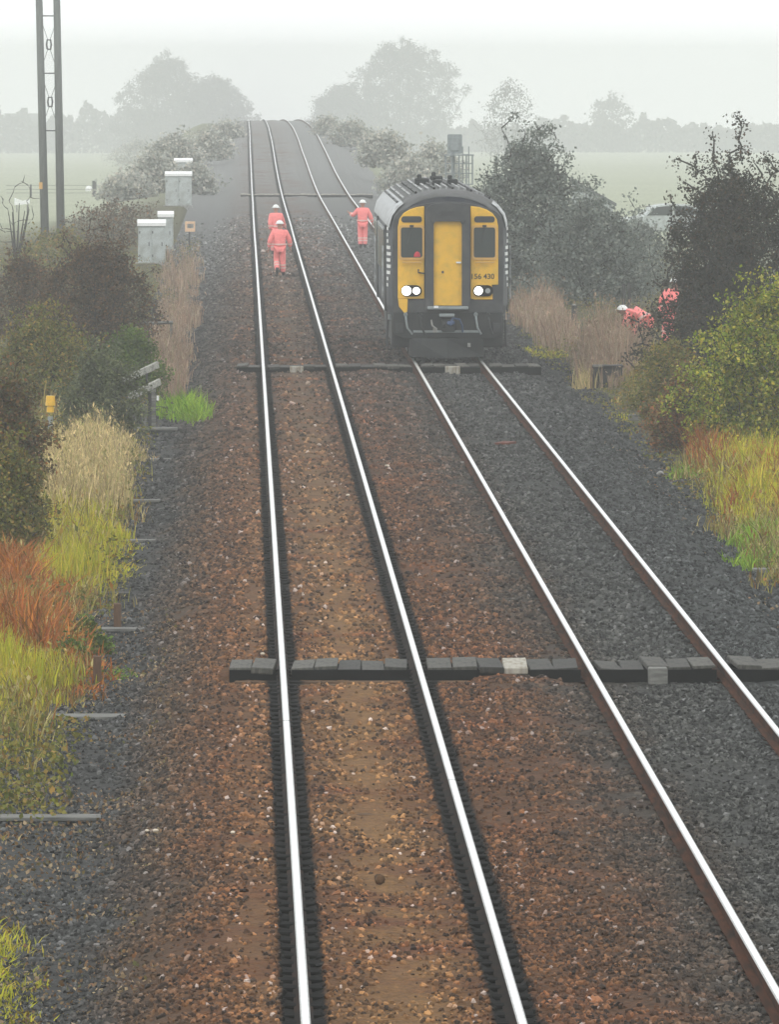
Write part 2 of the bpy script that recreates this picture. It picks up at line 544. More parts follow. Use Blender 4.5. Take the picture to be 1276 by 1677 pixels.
# verge and field soil
def land_mat():
    m, N, L, b = new_mat('verge_and_field')
    g = N.new('ShaderNodeNewGeometry')
    sx = N.new('ShaderNodeSeparateXYZ')
    L.new(g.outputs['Position'], sx.inputs['Vector'])
    def noise(s, d=5):
        n = N.new('ShaderNodeTexNoise'); n.inputs['Scale'].default_value = s; n.inputs['Detail'].default_value = d
        L.new(g.outputs['Position'], n.inputs['Vector']); return n
    n1, n2 = noise(1.3), noise(14.0)
    r1 = ramp(N, [(.3, (.035, .030, .018)), (.5, (.07, .060, .028)), (.65, (.08, .095, .03)), (.8, (.14, .10, .05))])
    L.new(n1.outputs['Fac'], r1.inputs['Fac'])
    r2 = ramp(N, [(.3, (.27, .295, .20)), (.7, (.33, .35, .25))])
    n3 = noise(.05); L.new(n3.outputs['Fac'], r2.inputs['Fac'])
    a = N.new('ShaderNodeMath'); a.operation = 'SUBTRACT'; a.inputs[1].default_value = 1.5
    L.new(sx.outputs['X'], a.inputs[0])
    ab = N.new('ShaderNodeMath'); ab.operation = 'ABSOLUTE'
    L.new(a.outputs[0], ab.inputs[0])
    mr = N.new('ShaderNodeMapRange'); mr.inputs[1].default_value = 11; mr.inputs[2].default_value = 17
    near_far = N.new('ShaderNodeMapRange')                  # far bank takes the pale field colour, painting in haze
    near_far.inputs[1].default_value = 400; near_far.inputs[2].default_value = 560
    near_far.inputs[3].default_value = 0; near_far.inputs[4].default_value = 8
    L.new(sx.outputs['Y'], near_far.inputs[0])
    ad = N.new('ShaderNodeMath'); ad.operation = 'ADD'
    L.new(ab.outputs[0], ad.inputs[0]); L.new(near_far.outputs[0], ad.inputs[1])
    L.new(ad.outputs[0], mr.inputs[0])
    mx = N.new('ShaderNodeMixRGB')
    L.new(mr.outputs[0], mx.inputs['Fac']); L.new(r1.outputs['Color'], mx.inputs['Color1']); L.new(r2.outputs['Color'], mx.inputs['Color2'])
    hs = N.new('ShaderNodeHueSaturation')
    mv = N.new('ShaderNodeMapRange'); mv.inputs[1].default_value = .3; mv.inputs[2].default_value = .7; mv.inputs[3].default_value = .6; mv.inputs[4].default_value = 1.4
    L.new(n2.outputs['Fac'], mv.inputs[0]); L.new(mv.outputs[0], hs.inputs['Value']); L.new(mx.outputs['Color'], hs.inputs['Color'])
    L.new(hs.outputs['Color'], b.inputs['Base Color'])
    b.inputs['Roughness'].default_value = .95
    b.inputs['Specular IOR Level'].default_value = .1
    return m
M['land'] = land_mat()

# palettes (leaf colours; far, mist and haw ones have haze painted in)
M['lf_dark'] = leafy('dark_hawthorn_leaf', [(0.020, 0.022, 0.015), (0.037, 0.037, 0.025), (0.055, 0.046, 0.030), (0.030, 0.034, 0.021), (0.091, 0.049, 0.025)])
M['lf_russet'] = leafy('russet_leaf', [(0.031, 0.029, 0.017), (0.073, 0.055, 0.027), (0.146, 0.075, 0.029), (0.051, 0.044, 0.024), (0.229, 0.104, 0.037)])
M['lf_olive'] = leafy('olive_bramble_leaf', [(0.055, 0.060, 0.013), (0.152, 0.166, 0.028), (0.235, 0.198, 0.040), (0.083, 0.113, 0.020), (0.331, 0.198, 0.044), (0.138, 0.185, 0.024)])
M['lf_rust'] = leafy('rusty_bramble_leaf', [(.035, .035, .012), (.16, .075, .022), (.07, .085, .02), (.27, .11, .028), (.045, .05, .015), (.17, .16, .035), (.09, .055, .02)])
M['lf_green'] = leafy('green_leaf', [(0.043, 0.080, 0.013), (0.086, 0.148, 0.020), (0.129, 0.194, 0.027), (0.064, 0.103, 0.018), (0.183, 0.217, 0.036)])
M['lf_yellow'] = leafy('yellow_green_leaf', [(0.138, 0.206, 0.010), (0.276, 0.344, 0.021), (0.442, 0.426, 0.032), (0.068, 0.117, 0.008), (0.179, 0.261, 0.014), (0.524, 0.413, 0.042), (0.062, 0.083, 0.008), (0.690, 0.633, 0.154)])
M['lf_bright'] = leafy('bright_green_leaf', [(0.091, 0.183, 0.017), (0.159, 0.268, 0.029), (0.244, 0.317, 0.040), (0.085, 0.146, 0.017)])
M['lf_grey'] = leafy('grey_evergreen_leaf', [(0.058, 0.075, 0.036), (0.106, 0.127, 0.058), (0.153, 0.175, 0.082), (0.077, 0.099, 0.042), (0.211, 0.216, 0.103)])
M['lf_far'] = leafy('far_tree_leaf', [(0.079, 0.087, 0.073), (0.127, 0.127, 0.105), (0.174, 0.159, 0.129)])  # far crowns paled, haze put into the leaf colour
M['gr_pale'] = leafy('pale_dry_grass', [(0.362, 0.293, 0.118), (0.615, 0.477, 0.222), (0.750, 0.586, 0.291), (0.290, 0.285, 0.083), (0.470, 0.337, 0.167), (0.217, 0.177, 0.083)])
M['gr_yellow'] = leafy('yellow_green_grass', [(0.291, 0.308, 0.014), (0.427, 0.427, 0.021), (0.513, 0.478, 0.032), (0.223, 0.256, 0.013), (0.598, 0.478, 0.051), (0.342, 0.223, 0.021)])
M['gr_rust'] = leafy('rusty_bracken', [(0.317, 0.090, 0.013), (0.434, 0.124, 0.017), (0.238, 0.073, 0.011), (0.514, 0.190, 0.028), (0.158, 0.066, 0.013), (0.277, 0.146, 0.019)])
M['gr_brown'] = leafy('pinkish_brown_grass', [(0.275, 0.179, 0.122), (0.377, 0.248, 0.171), (0.202, 0.137, 0.094), (0.435, 0.324, 0.234), (0.232, 0.205, 0.107)])
M['gr_green'] = leafy('bright_green_grass', [(0.127, 0.271, 0.010), (0.204, 0.358, 0.017), (0.280, 0.400, 0.025), (0.115, 0.200, 0.011)])
M['lf_litter'] = leafy('dead_leaf', [(0.122, 0.067, 0.029), (0.244, 0.159, 0.081), (0.390, 0.305, 0.184), (0.195, 0.085, 0.034), (0.110, 0.122, 0.034)])
M['pale_stone'] = surf('pale_stone', (.55, .48, .38), rough=.9, var=.25, scale=30)
M['lf_mist'] = leafy('mist_paled_scrub_leaf', [(0.259, 0.275, 0.244), (0.407, 0.423, 0.374), (0.557, 0.509, 0.432)])  # scrub along the line, paled to paint in the mist
M['rail_edge'] = surf('dull_rail_edge', (.34, .34, .33), rough=.4, metal=1.0, var=.3, scale=6)
M['lf_haw'] = leafy('mist_paled_hawthorn_leaf', [(0.119, 0.142, 0.125), (0.177, 0.205, 0.179), (0.236, 0.250, 0.211)])  # hawthorn leaves lightened towards grey, mist put into their colour
M['gr_mix'] = leafy('mixed_verge_weeds', [(0.421, 0.322, 0.110), (0.253, 0.255, 0.037), (0.281, 0.108, 0.027), (0.140, 0.161, 0.027), (0.589, 0.483, 0.202), (0.098, 0.067, 0.027), (0.365, 0.295, 0.055)])
M['palewood'] = surf('pale_bleached_log', (.36, .36, .32), rough=.9, var=.4, scale=9, stretch=(.5, 3, 3), bump=.4, dirt=(.18, .18, .16), dirt_scale=4)
M['lf_bramble'] = leafy('orange_brown_bramble_leaf', [(.05, .035, .015), (.20, .085, .03), (.32, .13, .04), (.09, .07, .025), (.26, .16, .06), (.10, .11, .03)])

# ------------------------------------------------------------------ the setting: land, formation, haze
def grid_mesh(name, xs, ys, zf):
    X, Y = np.meshgrid(xs, ys)
    Z = zf(X, Y)
    v = np.stack([X, Y, Z], -1).reshape(-1, 3)
    nx, ny = len(xs), len(ys)
    i = np.arange(nx - 1)[None, :] + np.arange(ny - 1)[:, None] * nx
    q = np.stack([i, i + 1, i + 1 + nx, i + nx], -1).reshape(-1, 4)
    me = np_mesh(name, v, q)
    me.shade_smooth()
    return me

def land_z(X, Y):
    z = ground(X, Y)
    z = z + np.where((X > -2.5) & (X < 7.6), -0.35, 0.0)
    z = z + 0.10 * vnoise(X * .8 + 7, Y * .25) * (np.abs(X - 2.7) > 4.2)
    return z
lx = np.concatenate([[-250, -120, -60, -35, -22, -18, -16, -14.5], np.arange(-13, -2.51, .5), [-2.49], np.arange(-1.70, 7.7, 1.0), np.arange(7.75, 16, .5), [17, 18, 19, 20, 22, 28, 45, 80, 140, 250]])
ly = np.concatenate([np.arange(-20, 60, 10), np.arange(60, 300, 1.5), np.arange(300, 700, 8), np.arange(700, 1000, 25), np.arange(1000, 1800, 50), np.arange(1800, 3401, 100)])
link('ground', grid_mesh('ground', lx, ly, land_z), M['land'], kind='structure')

def bed_z(X, Y, rough=True):
    z = np.interp(X, CX, CZ)
    t1 = (X > -0.05) & (X < 2.45)
    z = np.where(t1, -.122, z)
    z = np.where((X >= 2.45) & (X < 3.4), np.interp(X, [2.45, 2.8, 3.1, 3.4], [-.118, -.085, -.095, -.148]), z)
    z = np.where((X >= 3.4) & (X < 5.9), -.150, z)
    n = .030 * vnoise(X * 2.3, Y * .9) + .020 * vnoise(X * 6 + 40, Y * 4 + 9) + .022 * vnoise(X * 13 + 3, Y * 9)
    n = n + .05 * vnoise(X * 1.1 + 60, Y * .35 + 20) * ((X < -.2) | (X > 6.1))
    z = z + (n if rough else 0)
    for r in RAIL_X[:2]:
        d = np.abs(X - r)
        k = np.clip((.165 - d) / .035, 0, 1)
        z = z * (1 - k) + (-.166) * k
    for r in RAIL_X[2:]:
        d = np.abs(X - r)
        k = np.clip((.13 - d) / .04, 0, 1)
        z = z * (1 - k) + (-.157) * k
    # the ballast is dug away in front of each timber crossing
    for yc in CROSS_Y:
        k = np.clip(1 - np.abs(Y - (yc - 1.45)) / .75, 0, 1) * (X > -.3) * (X < 6.7)
        k = k * np.where((X > 2.5) & (X < 3.5), .0, 1.0)
        z = z - .085 * k
    return z + rise(Y)

CROSS_Y = [at_z(575, 1094, -.02).y + .95, at_z(575, 600, -.02).y + .95, at_z(575, 320, -.02).y + .95]
bx = np.concatenate([np.arange(-2.74, -.7, .12), np.arange(-.7, 6.4, .055), np.arange(6.4, 7.85, .12)])
by = np.concatenate([np.arange(58, 66, .8), np.arange(66, 118, .13), np.arange(118, 180, .35), np.arange(180, 320, .8), np.arange(320, 700, 4), np.arange(700, 1220, 15)])
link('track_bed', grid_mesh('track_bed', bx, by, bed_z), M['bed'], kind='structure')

# loose ballast stones: one mass, scattered over the formation
def ballast():
    pts = []
    def strip(y0, y1, dens, s0, s1):
        x0, x1 = -2.7, 7.8
        n = int((x1 - x0) * (y1 - y0) * dens)
        X = rng.uniform(x0, x1, n); Y = rng.uniform(y0, y1, n)
        # only what the camera's cone and a step beside it can see
        keep = np.abs(X - (Y * (IMG_W / 2 - VP[0]) / F_PX)) < Y * (IMG_W / 2 + 60) / F_PX + 2.0
        # the dusty four-foot and the sleeper ends carry few stones
        p = np.ones(n)
        dust = np.exp(-((X - 1.18) / .33) ** 2) * (.82 + .9 * vnoise(X * 2, Y * .8))
        dust = np.maximum(dust, np.exp(-((X - .10) / .11) ** 2) * (.55 + 1.2 * vnoise(X * 2 + 9, Y * .35)))
        dust = np.maximum(dust, ((X > .6) & (X < 1.76)) * .52)
        dust = np.maximum(dust, .9 * np.clip(vnoise(X * 1.4 + 31, Y * .5 + 12) * 2.2, 0, 1))
        p *= 1 - np.clip(dust, 0, .97)
        for r in RAIL_X[:2]: p[np.abs(X - r) < rng.uniform(.12, .175, n)] = 0
        for r in RAIL_X[2:]: p[np.abs(X - r) < .10] = 0
        for yc in CROSS_Y: p[(np.abs(Y - yc) < 1.25) & (X > -.25) & (X < 6.7)] = 0
        p *= np.where((X < -1.3) | (X > 7.0), .6, 1)
        p *= np.clip((472 - Y) / 130, 0, 1)                    # thinning out where they get too small to see
        keep &= rng.random(n) < p
        X, Y = X[keep], Y[keep]
        Z = bed_z(X, Y) + .004
        S = rng.uniform(s0, s1, len(X)) * np.where(rng.random(len(X)) < .06, 1.5, 1.0)
        pts.append(np.stack([X, Y, Z, S], -1))
    strip(66, 92, 290, .011, .028)
    strip(92, 125, 200, .013, .032)
    strip(125, 185, 100, .017, .038)
    strip(185, 300, 45, .022, .046)
    strip(300, 470, 20, .028, .056)
    A = np.concatenate(pts)
    me = bpy.data.meshes.new('gravel')
    me.vertices.add(len(A))
    me.vertices.foreach_set('co', A[:, :3].astype(np.float32).ravel())
    at = me.attributes.new('size', 'FLOAT', 'POINT')
    at.data.foreach_set('value', A[:, 3].astype(np.float32))
    rt = me.attributes.new('turn', 'FLOAT_VECTOR', 'POINT')
    rt.data.foreach_set('vector', rng.uniform(0, 6.28, (len(A), 3)).astype(np.float32).ravel())
    me.update()
    o = link('gravel', me, M['stone'], kind='stuff')
    ng = bpy.data.node_groups.new('gravel_scatter', 'GeometryNodeTree')
    ng.interface.new_socket('Geometry', in_out='INPUT', socket_type='NodeSocketGeometry')
    ng.interface.new_socket('Geometry', in_out='OUTPUT', socket_type='NodeSocketGeometry')
    N, L = ng.nodes, ng.links
    gi, go = N.new('NodeGroupInput'), N.new('NodeGroupOutput')
    join = N.new('GeometryNodeJoinGeometry')
    for k in range(4):
        ico = N.new('GeometryNodeMeshIcoSphere')
        ico.inputs['Radius'].default_value = 1.0
        ico.inputs['Subdivisions'].default_value = 2 if k % 2 else 1
        nz = N.new('ShaderNodeTexNoise')
        nz.noise_dimensions = '4D'
        nz.inputs['W'].default_value = 3.7 * k + 1
        nz.inputs['Scale'].default_value = 1.1
        nz.inputs['Detail'].default_value = 1
        sub = N.new('ShaderNodeVectorMath'); sub.operation = 'SUBTRACT'; sub.inputs[1].default_value = (.5, .5, .5)
        L.new(nz.outputs['Color'], sub.inputs[0])
        scl = N.new('ShaderNodeVectorMath'); scl.operation = 'SCALE'; scl.inputs['Scale'].default_value = 1.9
        L.new(sub.outputs['Vector'], scl.inputs[0])
        sp = N.new('GeometryNodeSetPosition')
        L.new(ico.outputs['Mesh'], sp.inputs['Geometry']); L.new(scl.outputs['Vector'], sp.inputs['Offset'])
        tr = N.new('GeometryNodeTransform')
        tr.inputs['Scale'].default_value = [(1, .8, .65), (.85, 1.1, .6), (1.2, .75, .7), (1, 1, .75)][k]
        L.new(sp.outputs['Geometry'], tr.inputs['Geometry'])
        gti = N.new('GeometryNodeGeometryToInstance')
        L.new(tr.outputs['Geometry'], gti.inputs['Geometry'])
        L.new(gti.outputs['Instances'], join.inputs['Geometry'])
    iop = N.new('GeometryNodeInstanceOnPoints')
    m2p = N.new('GeometryNodeMeshToPoints')
    L.new(gi.outputs[0], m2p.inputs['Mesh'])
    L.new(m2p.outputs['Points'], iop.inputs['Points'])
    L.new(join.outputs['Geometry'], iop.inputs['Instance'])
    iop.inputs['Pick Instance'].default_value = True
    def named(nm, typ):
        a = N.new('GeometryNodeInputNamedAttribute'); a.data_type = typ; a.inputs['Name'].default_value = nm
        return a.outputs['Attribute']
    e2r = N.new('FunctionNodeEulerToRotation')
    L.new(named('turn', 'FLOAT_VECTOR'), e2r.inputs[0])
    L.new(e2r.outputs[0], iop.inputs['Rotation'])
    L.new(named('size', 'FLOAT'), iop.inputs['Scale'])
    sm = N.new('GeometryNodeSetMaterial')
    sm.inputs['Material'].default_value = M['stone']
    L.new(iop.outputs['Instances'], sm.inputs['Geometry'])
    L.new(sm.outputs['Geometry'], go.inputs[0])
    md = o.modifiers.new('scatter', 'NODES')
    md.node_group = ng
    return len(A)
N_STONES = ballast()

# haze: one even box round everything
def volume_box(name, x, y, z, density, g=0.0, color=(.88, .90, .905)):
    mb = MB()
    mb.box(((x[0] + x[1]) / 2, (y[0] + y[1]) / 2, (z[0] + z[1]) / 2), (x[1] - x[0], y[1] - y[0], z[1] - z[0]))
    m = bpy.data.materials.new(name)
    m.use_nodes = True
    nt = m.node_tree
    for n in list(nt.nodes): nt.nodes.remove(n)
    out = nt.nodes.new('ShaderNodeOutputMaterial')
    pv = nt.nodes.new('ShaderNodeVolumePrincipled')
    pv.inputs['Density'].default_value = density
    pv.inputs['Anisotropy'].default_value = g
    pv.inputs['Color'].default_value = (*color, 1)
    nt.links.new(pv.outputs['Volume'], out.inputs['Volume'])
    return mb.build(name, m, kind='stuff')
HAZE = 0.0006
volume_box('haze', (-262, 262), (-30, 3460), (-20, 12.4), HAZE)

# ------------------------------------------------------------------ the two tracks
def rail_mesh(x0, xr, side_mat):
    """flat-bottomed rail: a shiny head on a rusty web and foot, laid along the line"""
    prof = [(-.035, -.007), (-.024, 0), (.024, 0), (.035, -.007), (.035, -.014), (.034, -.038), (.010, -.052), (.009, -.125), (.068, -.146), (.070, -.159),
            (-.070, -.159), (-.068, -.146), (-.009, -.125), (-.010, -.052), (-.034, -.038), (-.035, -.014)]
    ys = np.concatenate([np.arange(55, 480, 6.0), np.arange(480, 1000, 10), np.arange(1000, 1200, 20)])
    vs, fs, mats = [], [], []
    for y in ys:
        wob = .030 * float(vnoise(y * .021 + x0, 3.3)) * min(1, max(0, (y - 300) / 120))
        for px, pz in prof:
            vs.append((x0 + px - xr + wob, y, pz + float(rise(y))))
    n = len(prof)
    for i in range(len(ys) - 1):
        for k in range(n):
            k2 = (k + 1) % n
            fs.append((i * n + k, i * n + k2, (i + 1) * n + k2, (i + 1) * n + k))
            mats.append(1 if k == 1 else 2 if k in (0, 2) else 0)
    me = bpy.data.meshes.new('rail')
    me.from_pydata(vs, [], fs)
    me.materials.append(side_mat); me.materials.append(M['rail_head']); me.materials.append(M['rail_edge'])
    me.polygons.foreach_set('material_index', mats)
    bm = bmesh.new(); bm.from_mesh(me); bmesh.ops.recalc_face_normals(bm, faces=bm.faces); bm.to_mesh(me); bm.free()
    return me

def make_track(xa, xb, label, sleepers):
    xc = (xa + xb) / 2
    t = empty('railway_track', (xc, 60, -.16), label=label, cat='railway track', group='railway tracks')
    for x, l in ((xa, None), (xb, None)):
        o = link('rail', rail_mesh(x, xc, M['rail_oily'] if sleepers else M['rail_rust']), None, t, (0, -60, .16))
    if not sleepers:
        ch = MB()
        for i in range(235):
            y = 66.2 + i * .7
            for x in (xa, xb):
                for s in (-1, 1):
                    ch.box((x + s * .095 - xc, y - 60, -.015), (.055, .16, .05))
            ch.build('rail_chairs', M['tar'] if sleepers else M['rail_rust'], t, kind='stuff')
    if sleepers:
        sm = None
        for i in range(235):
            if sm is None:
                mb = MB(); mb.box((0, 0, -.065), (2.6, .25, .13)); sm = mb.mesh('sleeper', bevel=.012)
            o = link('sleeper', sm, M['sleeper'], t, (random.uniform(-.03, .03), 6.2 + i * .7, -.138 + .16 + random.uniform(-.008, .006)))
            o.rotation_euler = (0, 0, random.uniform(-.006, .006))
    if sleepers:
        for px, py in ((746, 1277), (478, 1180), (663, 986)):
            q = at_z(px, py, 0)
            x = min((xa, xb), key=lambda v: abs(v - q.x))
            MB().box((0, 0, 0), (.066, .014, .03)).build('rail_joint', M['rail_oily'], t, (x - xc, q.y - 60, .16 - .0135))
    return t
make_track(RAIL_X[0], RAIL_X[1], 'left-hand railway track with oily strips blackened by painted shade beside its shiny rails', True)
make_track(RAIL_X[2], RAIL_X[3], 'right-hand railway track under the train with rusty rail sides in grey ballast', False)

# ------------------------------------------------------------------ timber foot crossings
_pl = []
for k in range(5):
    mb = MB(); mb.box((0, 0, -.025), (.258, 1.9, .05)); _pl.append(mb.mesh('plank', bevel=.008))
def crossing(yc, label, pale, blocks):
    t = empty('foot_crossing', (2.9, yc, float(rise(yc))), label=label, cat='foot crossing', group='timber foot crossings')
    spans = [(-.16, .35, 2), (.53, 1.82, 5), (2.03, 3.71, 6), (3.92, 5.21, 5), (5.43, 6.55, 4)]
    for (a, b, n) in spans:
        w = (b - a) / n
        for i in range(n):
            x = a + (i + .5) * w
            is_pale = pale is None or (pale and 2.78 < x < 3.22)
            me = _pl[random.randrange(5)]
            if is_pale:
                me = me.copy(); me.materials.clear(); me.materials.append(M['timber_pale'])
            o = link('plank', me, M['timber'], t, (x - 2.9, random.uniform(-.13, .13), -.012 + random.uniform(-.03, .016) + (.02 if is_pale else 0)))
            o.scale = (w / .27, random.uniform(.86, 1.03), random.uniform(.7, 1.5))
            o.rotation_euler = (random.uniform(-.006, .006), random.uniform(-.07, .07), random.uniform(-.03, .03))
        for yy in (-.86, 0, .86):
            mb = MB(); mb.box((0, 0, 0), (b - a - .01, .16, .12))
            mb.build('bearer', M['tar'], t, ((a + b) / 2 - 2.9, yy, -.14))
        mb = MB(); mb.box((0, 0, 0), (b - a + .01, .05, .17))
        mb.build('tarred_edge', M['tar'], t, ((a + b) / 2 - 2.9, -.975, -.125))
    for (x, w, h, m) in blocks:
        mb = MB(); mb.box((0, 0, 0), (w, .28, h))
        mb.build('end_block', M[m], t, (x - 2.9, -1.12, -.10 if h > .15 else -.07), bevel=.012)
    return t
crossing(CROSS_Y[0], 'nearest timber foot crossing with three pale planks in the middle', True, [(4.56, .21, .19, 'greywood')])
crossing(CROSS_Y[1], 'foot crossing of grey planks just in front of the train', False, [(1.16, .30, .17, 'timber_pale'), (4.60, .33, .17, 'timber_pale')])
crossing(CROSS_Y[2], 'far foot crossing, faint in the mist beyond the walking workers', None, [])

# ------------------------------------------------------------------ the train
TY = at_z(735, 591, 0).y
TRAIN_X = (RAIL_X[2] + RAIL_X[3]) / 2
LEN = 23.0
def arc(cx, cz, r, a0, a1, n):
    return [(cx + r * math.cos(math.radians(a0 + (a1 - a0) * i / n)), cz + r * math.sin(math.radians(a0 + (a1 - a0) * i / n))) for i in range(n + 1)]
def rrect(x0, x1, z0, z1, r, n=4):
    return arc(x1 - r, z1 - r, r, 0, 90, n) + arc(x0 + r, z1 - r, r, 90, 180, n) + arc(x0 + r, z0 + r, r, 180, 270, n) + arc(x1 - r, z0 + r, r, 270, 360, n)
def make_train():
    t = empty('train', (TRAIN_X, TY, 0), label='diesel train with a yellow front, headlights lit, standing on the right-hand track', cat='train')
    half = [(1.30, 1.02), (1.355, 1.25), (1.365, 1.9), (1.362, 2.7), (1.34, 3.05), (1.27, 3.28), (1.12, 3.47), (.90, 3.62), (.62, 3.735), (.31, 3.80), (0, 3.82)]
    prof = half + [(-x, z) for x, z in reversed(half[:-1])]
    np_ = len(prof)
    secs = [(0.0, .905, .945), (.10, .925, .960), (.45, .968, .985), (1.1, 1.0, 1.0), (LEN, 1.0, 1.0)]
    mb = MB(); vs = []; fs = []
    for y, sx_, sz_ in secs:
        for x, z in prof:
            zz = 1.02 + (z - 1.02) * (1 + (sz_ - 1) * 1.0)
            vs.append((x * sx_, y, zz))
    for i in range(len(secs) - 1):
        for k in range(np_ - 1):
            fs.append((i * np_ + k, i * np_ + k + 1, (i + 1) * np_ + k + 1, (i + 1) * np_ + k))
        fs.append((i * np_ + np_ - 1, i * np_, (i + 1) * np_, (i + 1) * np_ + np_ - 1))
    fs.append(tuple(range(np_))); fs.append(tuple(range((len(secs) - 1) * np_, len(secs) * np_)))
    mb.add(vs, fs)
    body = mb.build('body', M['blue'], t, smooth=False)
    # roof skin, proud of the body, from cantrail to cantrail
    rp = [(x * 1.006, z + .012) for x, z in prof if z > 3.27]
    def roof_strip(pr, secs_):
        vs, fs = [], []
        n = len(pr)
        for y, sx_, sz_ in secs_:
            for x, z in pr: vs.append((x * sx_, y, 1.02 + (z - 1.02) * sz_))
        for i in range(len(secs_) - 1):
            for k in range(n - 1): fs.append((i * n + k, i * n + k + 1, (i + 1) * n + k + 1, (i + 1) * n + k))
        return vs, fs
    mb = MB(); mb.add(*roof_strip(rp, secs)); rf = mb.build('roof', M['roof'], t, smooth=True)
    # bright reflection painted as a pale cantrail band on both shoulders
    for s in (-1, 1):
        cp = [(s * 1.348, 3.00), (s * 1.346, 3.06), (s * 1.286, 3.275), (s * 1.14, 3.465), (s * 1.02, 3.555)]
        cp = [(x * 1.012, z + .014) for x, z in cp]
        mb = MB(); mb.add(*roof_strip(cp, [(.30, .955, .98), (.5, .972, .986), (1.1, 1, 1), (LEN, 1, 1)])); mb.build('cantrail', M['cantrail'], t, smooth=True)
    # longitudinal roof ribs in sections, with the gaps between them
    for (y0, y1) in ((1.6, 6.6), (7.4, 13.4), (14.4, 22.0)):
        for k in range(17):
            a = -1 + 2 * k / 16
            x = 1.10 * a
            z = float(np.interp(abs(x), [0, .31, .62, .90, 1.12, 1.27], [3.82, 3.80, 3.735, 3.62, 3.47, 3.28]))
            mb = MB(); mb.box((0, 0, 0), (.045, y1 - y0, .07))
            o = mb.build('roof_rib', M['rib'] if k % 3 else M['under'], rf, (x, (y0 + y1) / 2, z + .030))
            o.rotation_euler = (0, math.atan2(x, 2.6) * 1.3, 0)
    for (x, y, w) in ((-.38, 12, .34), (.30, 10, .24), (.05, 17, .3), (-.1, 8.5, .2)):
        mb = MB(); mb.box((0, 0, 0), (w, 1.0, .16)); mb.tube([(-.06, 0, .05), (-.06, 0, .17)], .06, 8)
        mb.build('roof_vent', M['under'], rf, (x, y, 3.875), bevel=.02)
    # cab front
    mask = [(-1.225, 1.02), (-1.24, 1.5), (-1.24, 3.02)] + arc(-.86, 3.03, .38, 175, 118, 5) + [(-.62, 3.50), (-.3, 3.55), (0, 3.565), (.3, 3.55), (.62, 3.50)] + arc(.86, 3.03, .38, 62, 5, 5) + [(1.24, 3.02), (1.24, 1.5), (1.225, 1.02)]
    MB().prism(mask, -.05, .0).build('cab_front', M['mask'], t, bevel=.012)
    left = [(-1.125, 1.39), (-.53, 1.39), (-.53, 3.46), (-.70, 3.44), (-.86, 3.385), (-1.0, 3.30), (-1.09, 3.17), (-1.125, 3.0)]
    yl = MB().prism(left, -.085, -.045).build('yellow_panel', M['yellow'], t, bevel=.012, label='yellow cab panel with two lit headlights')
    right = [(.505, 1.39), (.60, 1.37), (1.0, 1.37), (1.0, 1.44), (.98, 1.70), (1.125, 1.70), (1.125, 3.0), (1.09, 3.17), (1.0, 3.30), (.86, 3.385), (.70, 3.44), (.505, 3.46)]
    yr = MB().prism(right, -.085, -.045).build('yellow_panel', M['yellow'], t, bevel=.012, label='yellow cab panel with the train number')
    MB().prism([(-1.12, 1.385), (-.90, 1.385), (-.91, 1.10), (-.98, 1.07), (-1.10, 1.22)], -.10, -.06).build('corner_step', M['yellow'], t, bevel=.01)
    for s, pan in ((-1, yl), (1, yr)):
        xo = sorted((s * 1.055, s * .575))
        o_ = rrect(xo[0] - .045, xo[1] + .045, 2.26, 3.035, .07)
        i_ = rrect(xo[0], xo[1], 2.31, 2.985, .05)
        w = MB().ring(o_, i_, -.115, -.083).build('window_frame', M['yellow_trim'], t)
        g = MB().prism(rrect(xo[0] + .001, xo[1] - .001, 2.311, 2.984, .05), -.098, -.088).build('windscreen', M['glass'], w)
        MB().prism(rrect(xo[0] + .01, xo[1] - .01, 3.095, 3.235, .06), -.10, -.083).build('marker_window', M['iron'], t)
        MB().tube([(xo[0] + .03, -.15, 2.205), (xo[1] - .02, -.15, 2.205)], .016, 6).build('handrail', M['yellow_trim'], t)
        # wiper and its motor cover
        mb = MB(); mb.tube([((xo[0] + xo[1]) / 2, -.13, 3.01), ((xo[0] + xo[1]) / 2 - .1, -.125, 2.62)], .009, 5); mb.box(((xo[0] + xo[1]) / 2, -.12, 3.015), (.09, .03, .05))
        mb.build('wiper', M['iron'], t)
    mb = MB(); mb.dome((-.69, -.08, 2.33), .075, .03, .12, 10, 4); mb.build('red_cloth_in_cab_window', M['red'], t, label='small red object at the foot of the windscreen').location = (0, -.02, 0)
    # gangway surround and its door
    outer = [(-.505, 1.14), (-.505, 3.28)] + arc(-.29, 3.30, .215, 175, 95, 4) + [(-.12, 3.535), (.10, 3.535)] + arc(.27, 3.30, .215, 85, 5, 4) + [(.485, 3.28), (.485, 1.14)]
    sx_, sz_ = .32, None
    inner = []
    for i, (x, z) in enumerate(outer):
        inner.append((max(-.325, min(.305, x * .66 - .002)), 1.245 if z < 1.2 else min(3.125, 1.245 + (z - 1.14) * (3.125 - 1.245) / (3.535 - 1.14) + .06)))
    inner[1] = (-.325, 3.06); inner[-2] = (.305, 3.06)
    MB().ring(outer, inner, -.30, -.05).build('gangway_surround', M['mask'], t)
    dr = MB().prism([(-.33, 1.24), (.31, 1.24), (.31, 3.04), (.27, 3.12), (-.29, 3.12), (-.33, 3.04)], -.20, -.16).build('gangway_door', M['yellow'], t)
    MB().box((.235, -.225, 2.205), (.11, .04, .035)).build('door_handle', M['white'], dr)
    MB().box((-.12, -.212, 1.99), (.045, .02, .05)).build('door_lock', M['iron'], dr)
    MB().box((-.01, -.26, 1.19), (.92, .26, .07)).build('gangway_footplate', M['galv'], t, bevel=.015)
    MB().box((-.27, -.40, 1.215), (.10, .02, .05)).build('white_plate', M['white'], t)
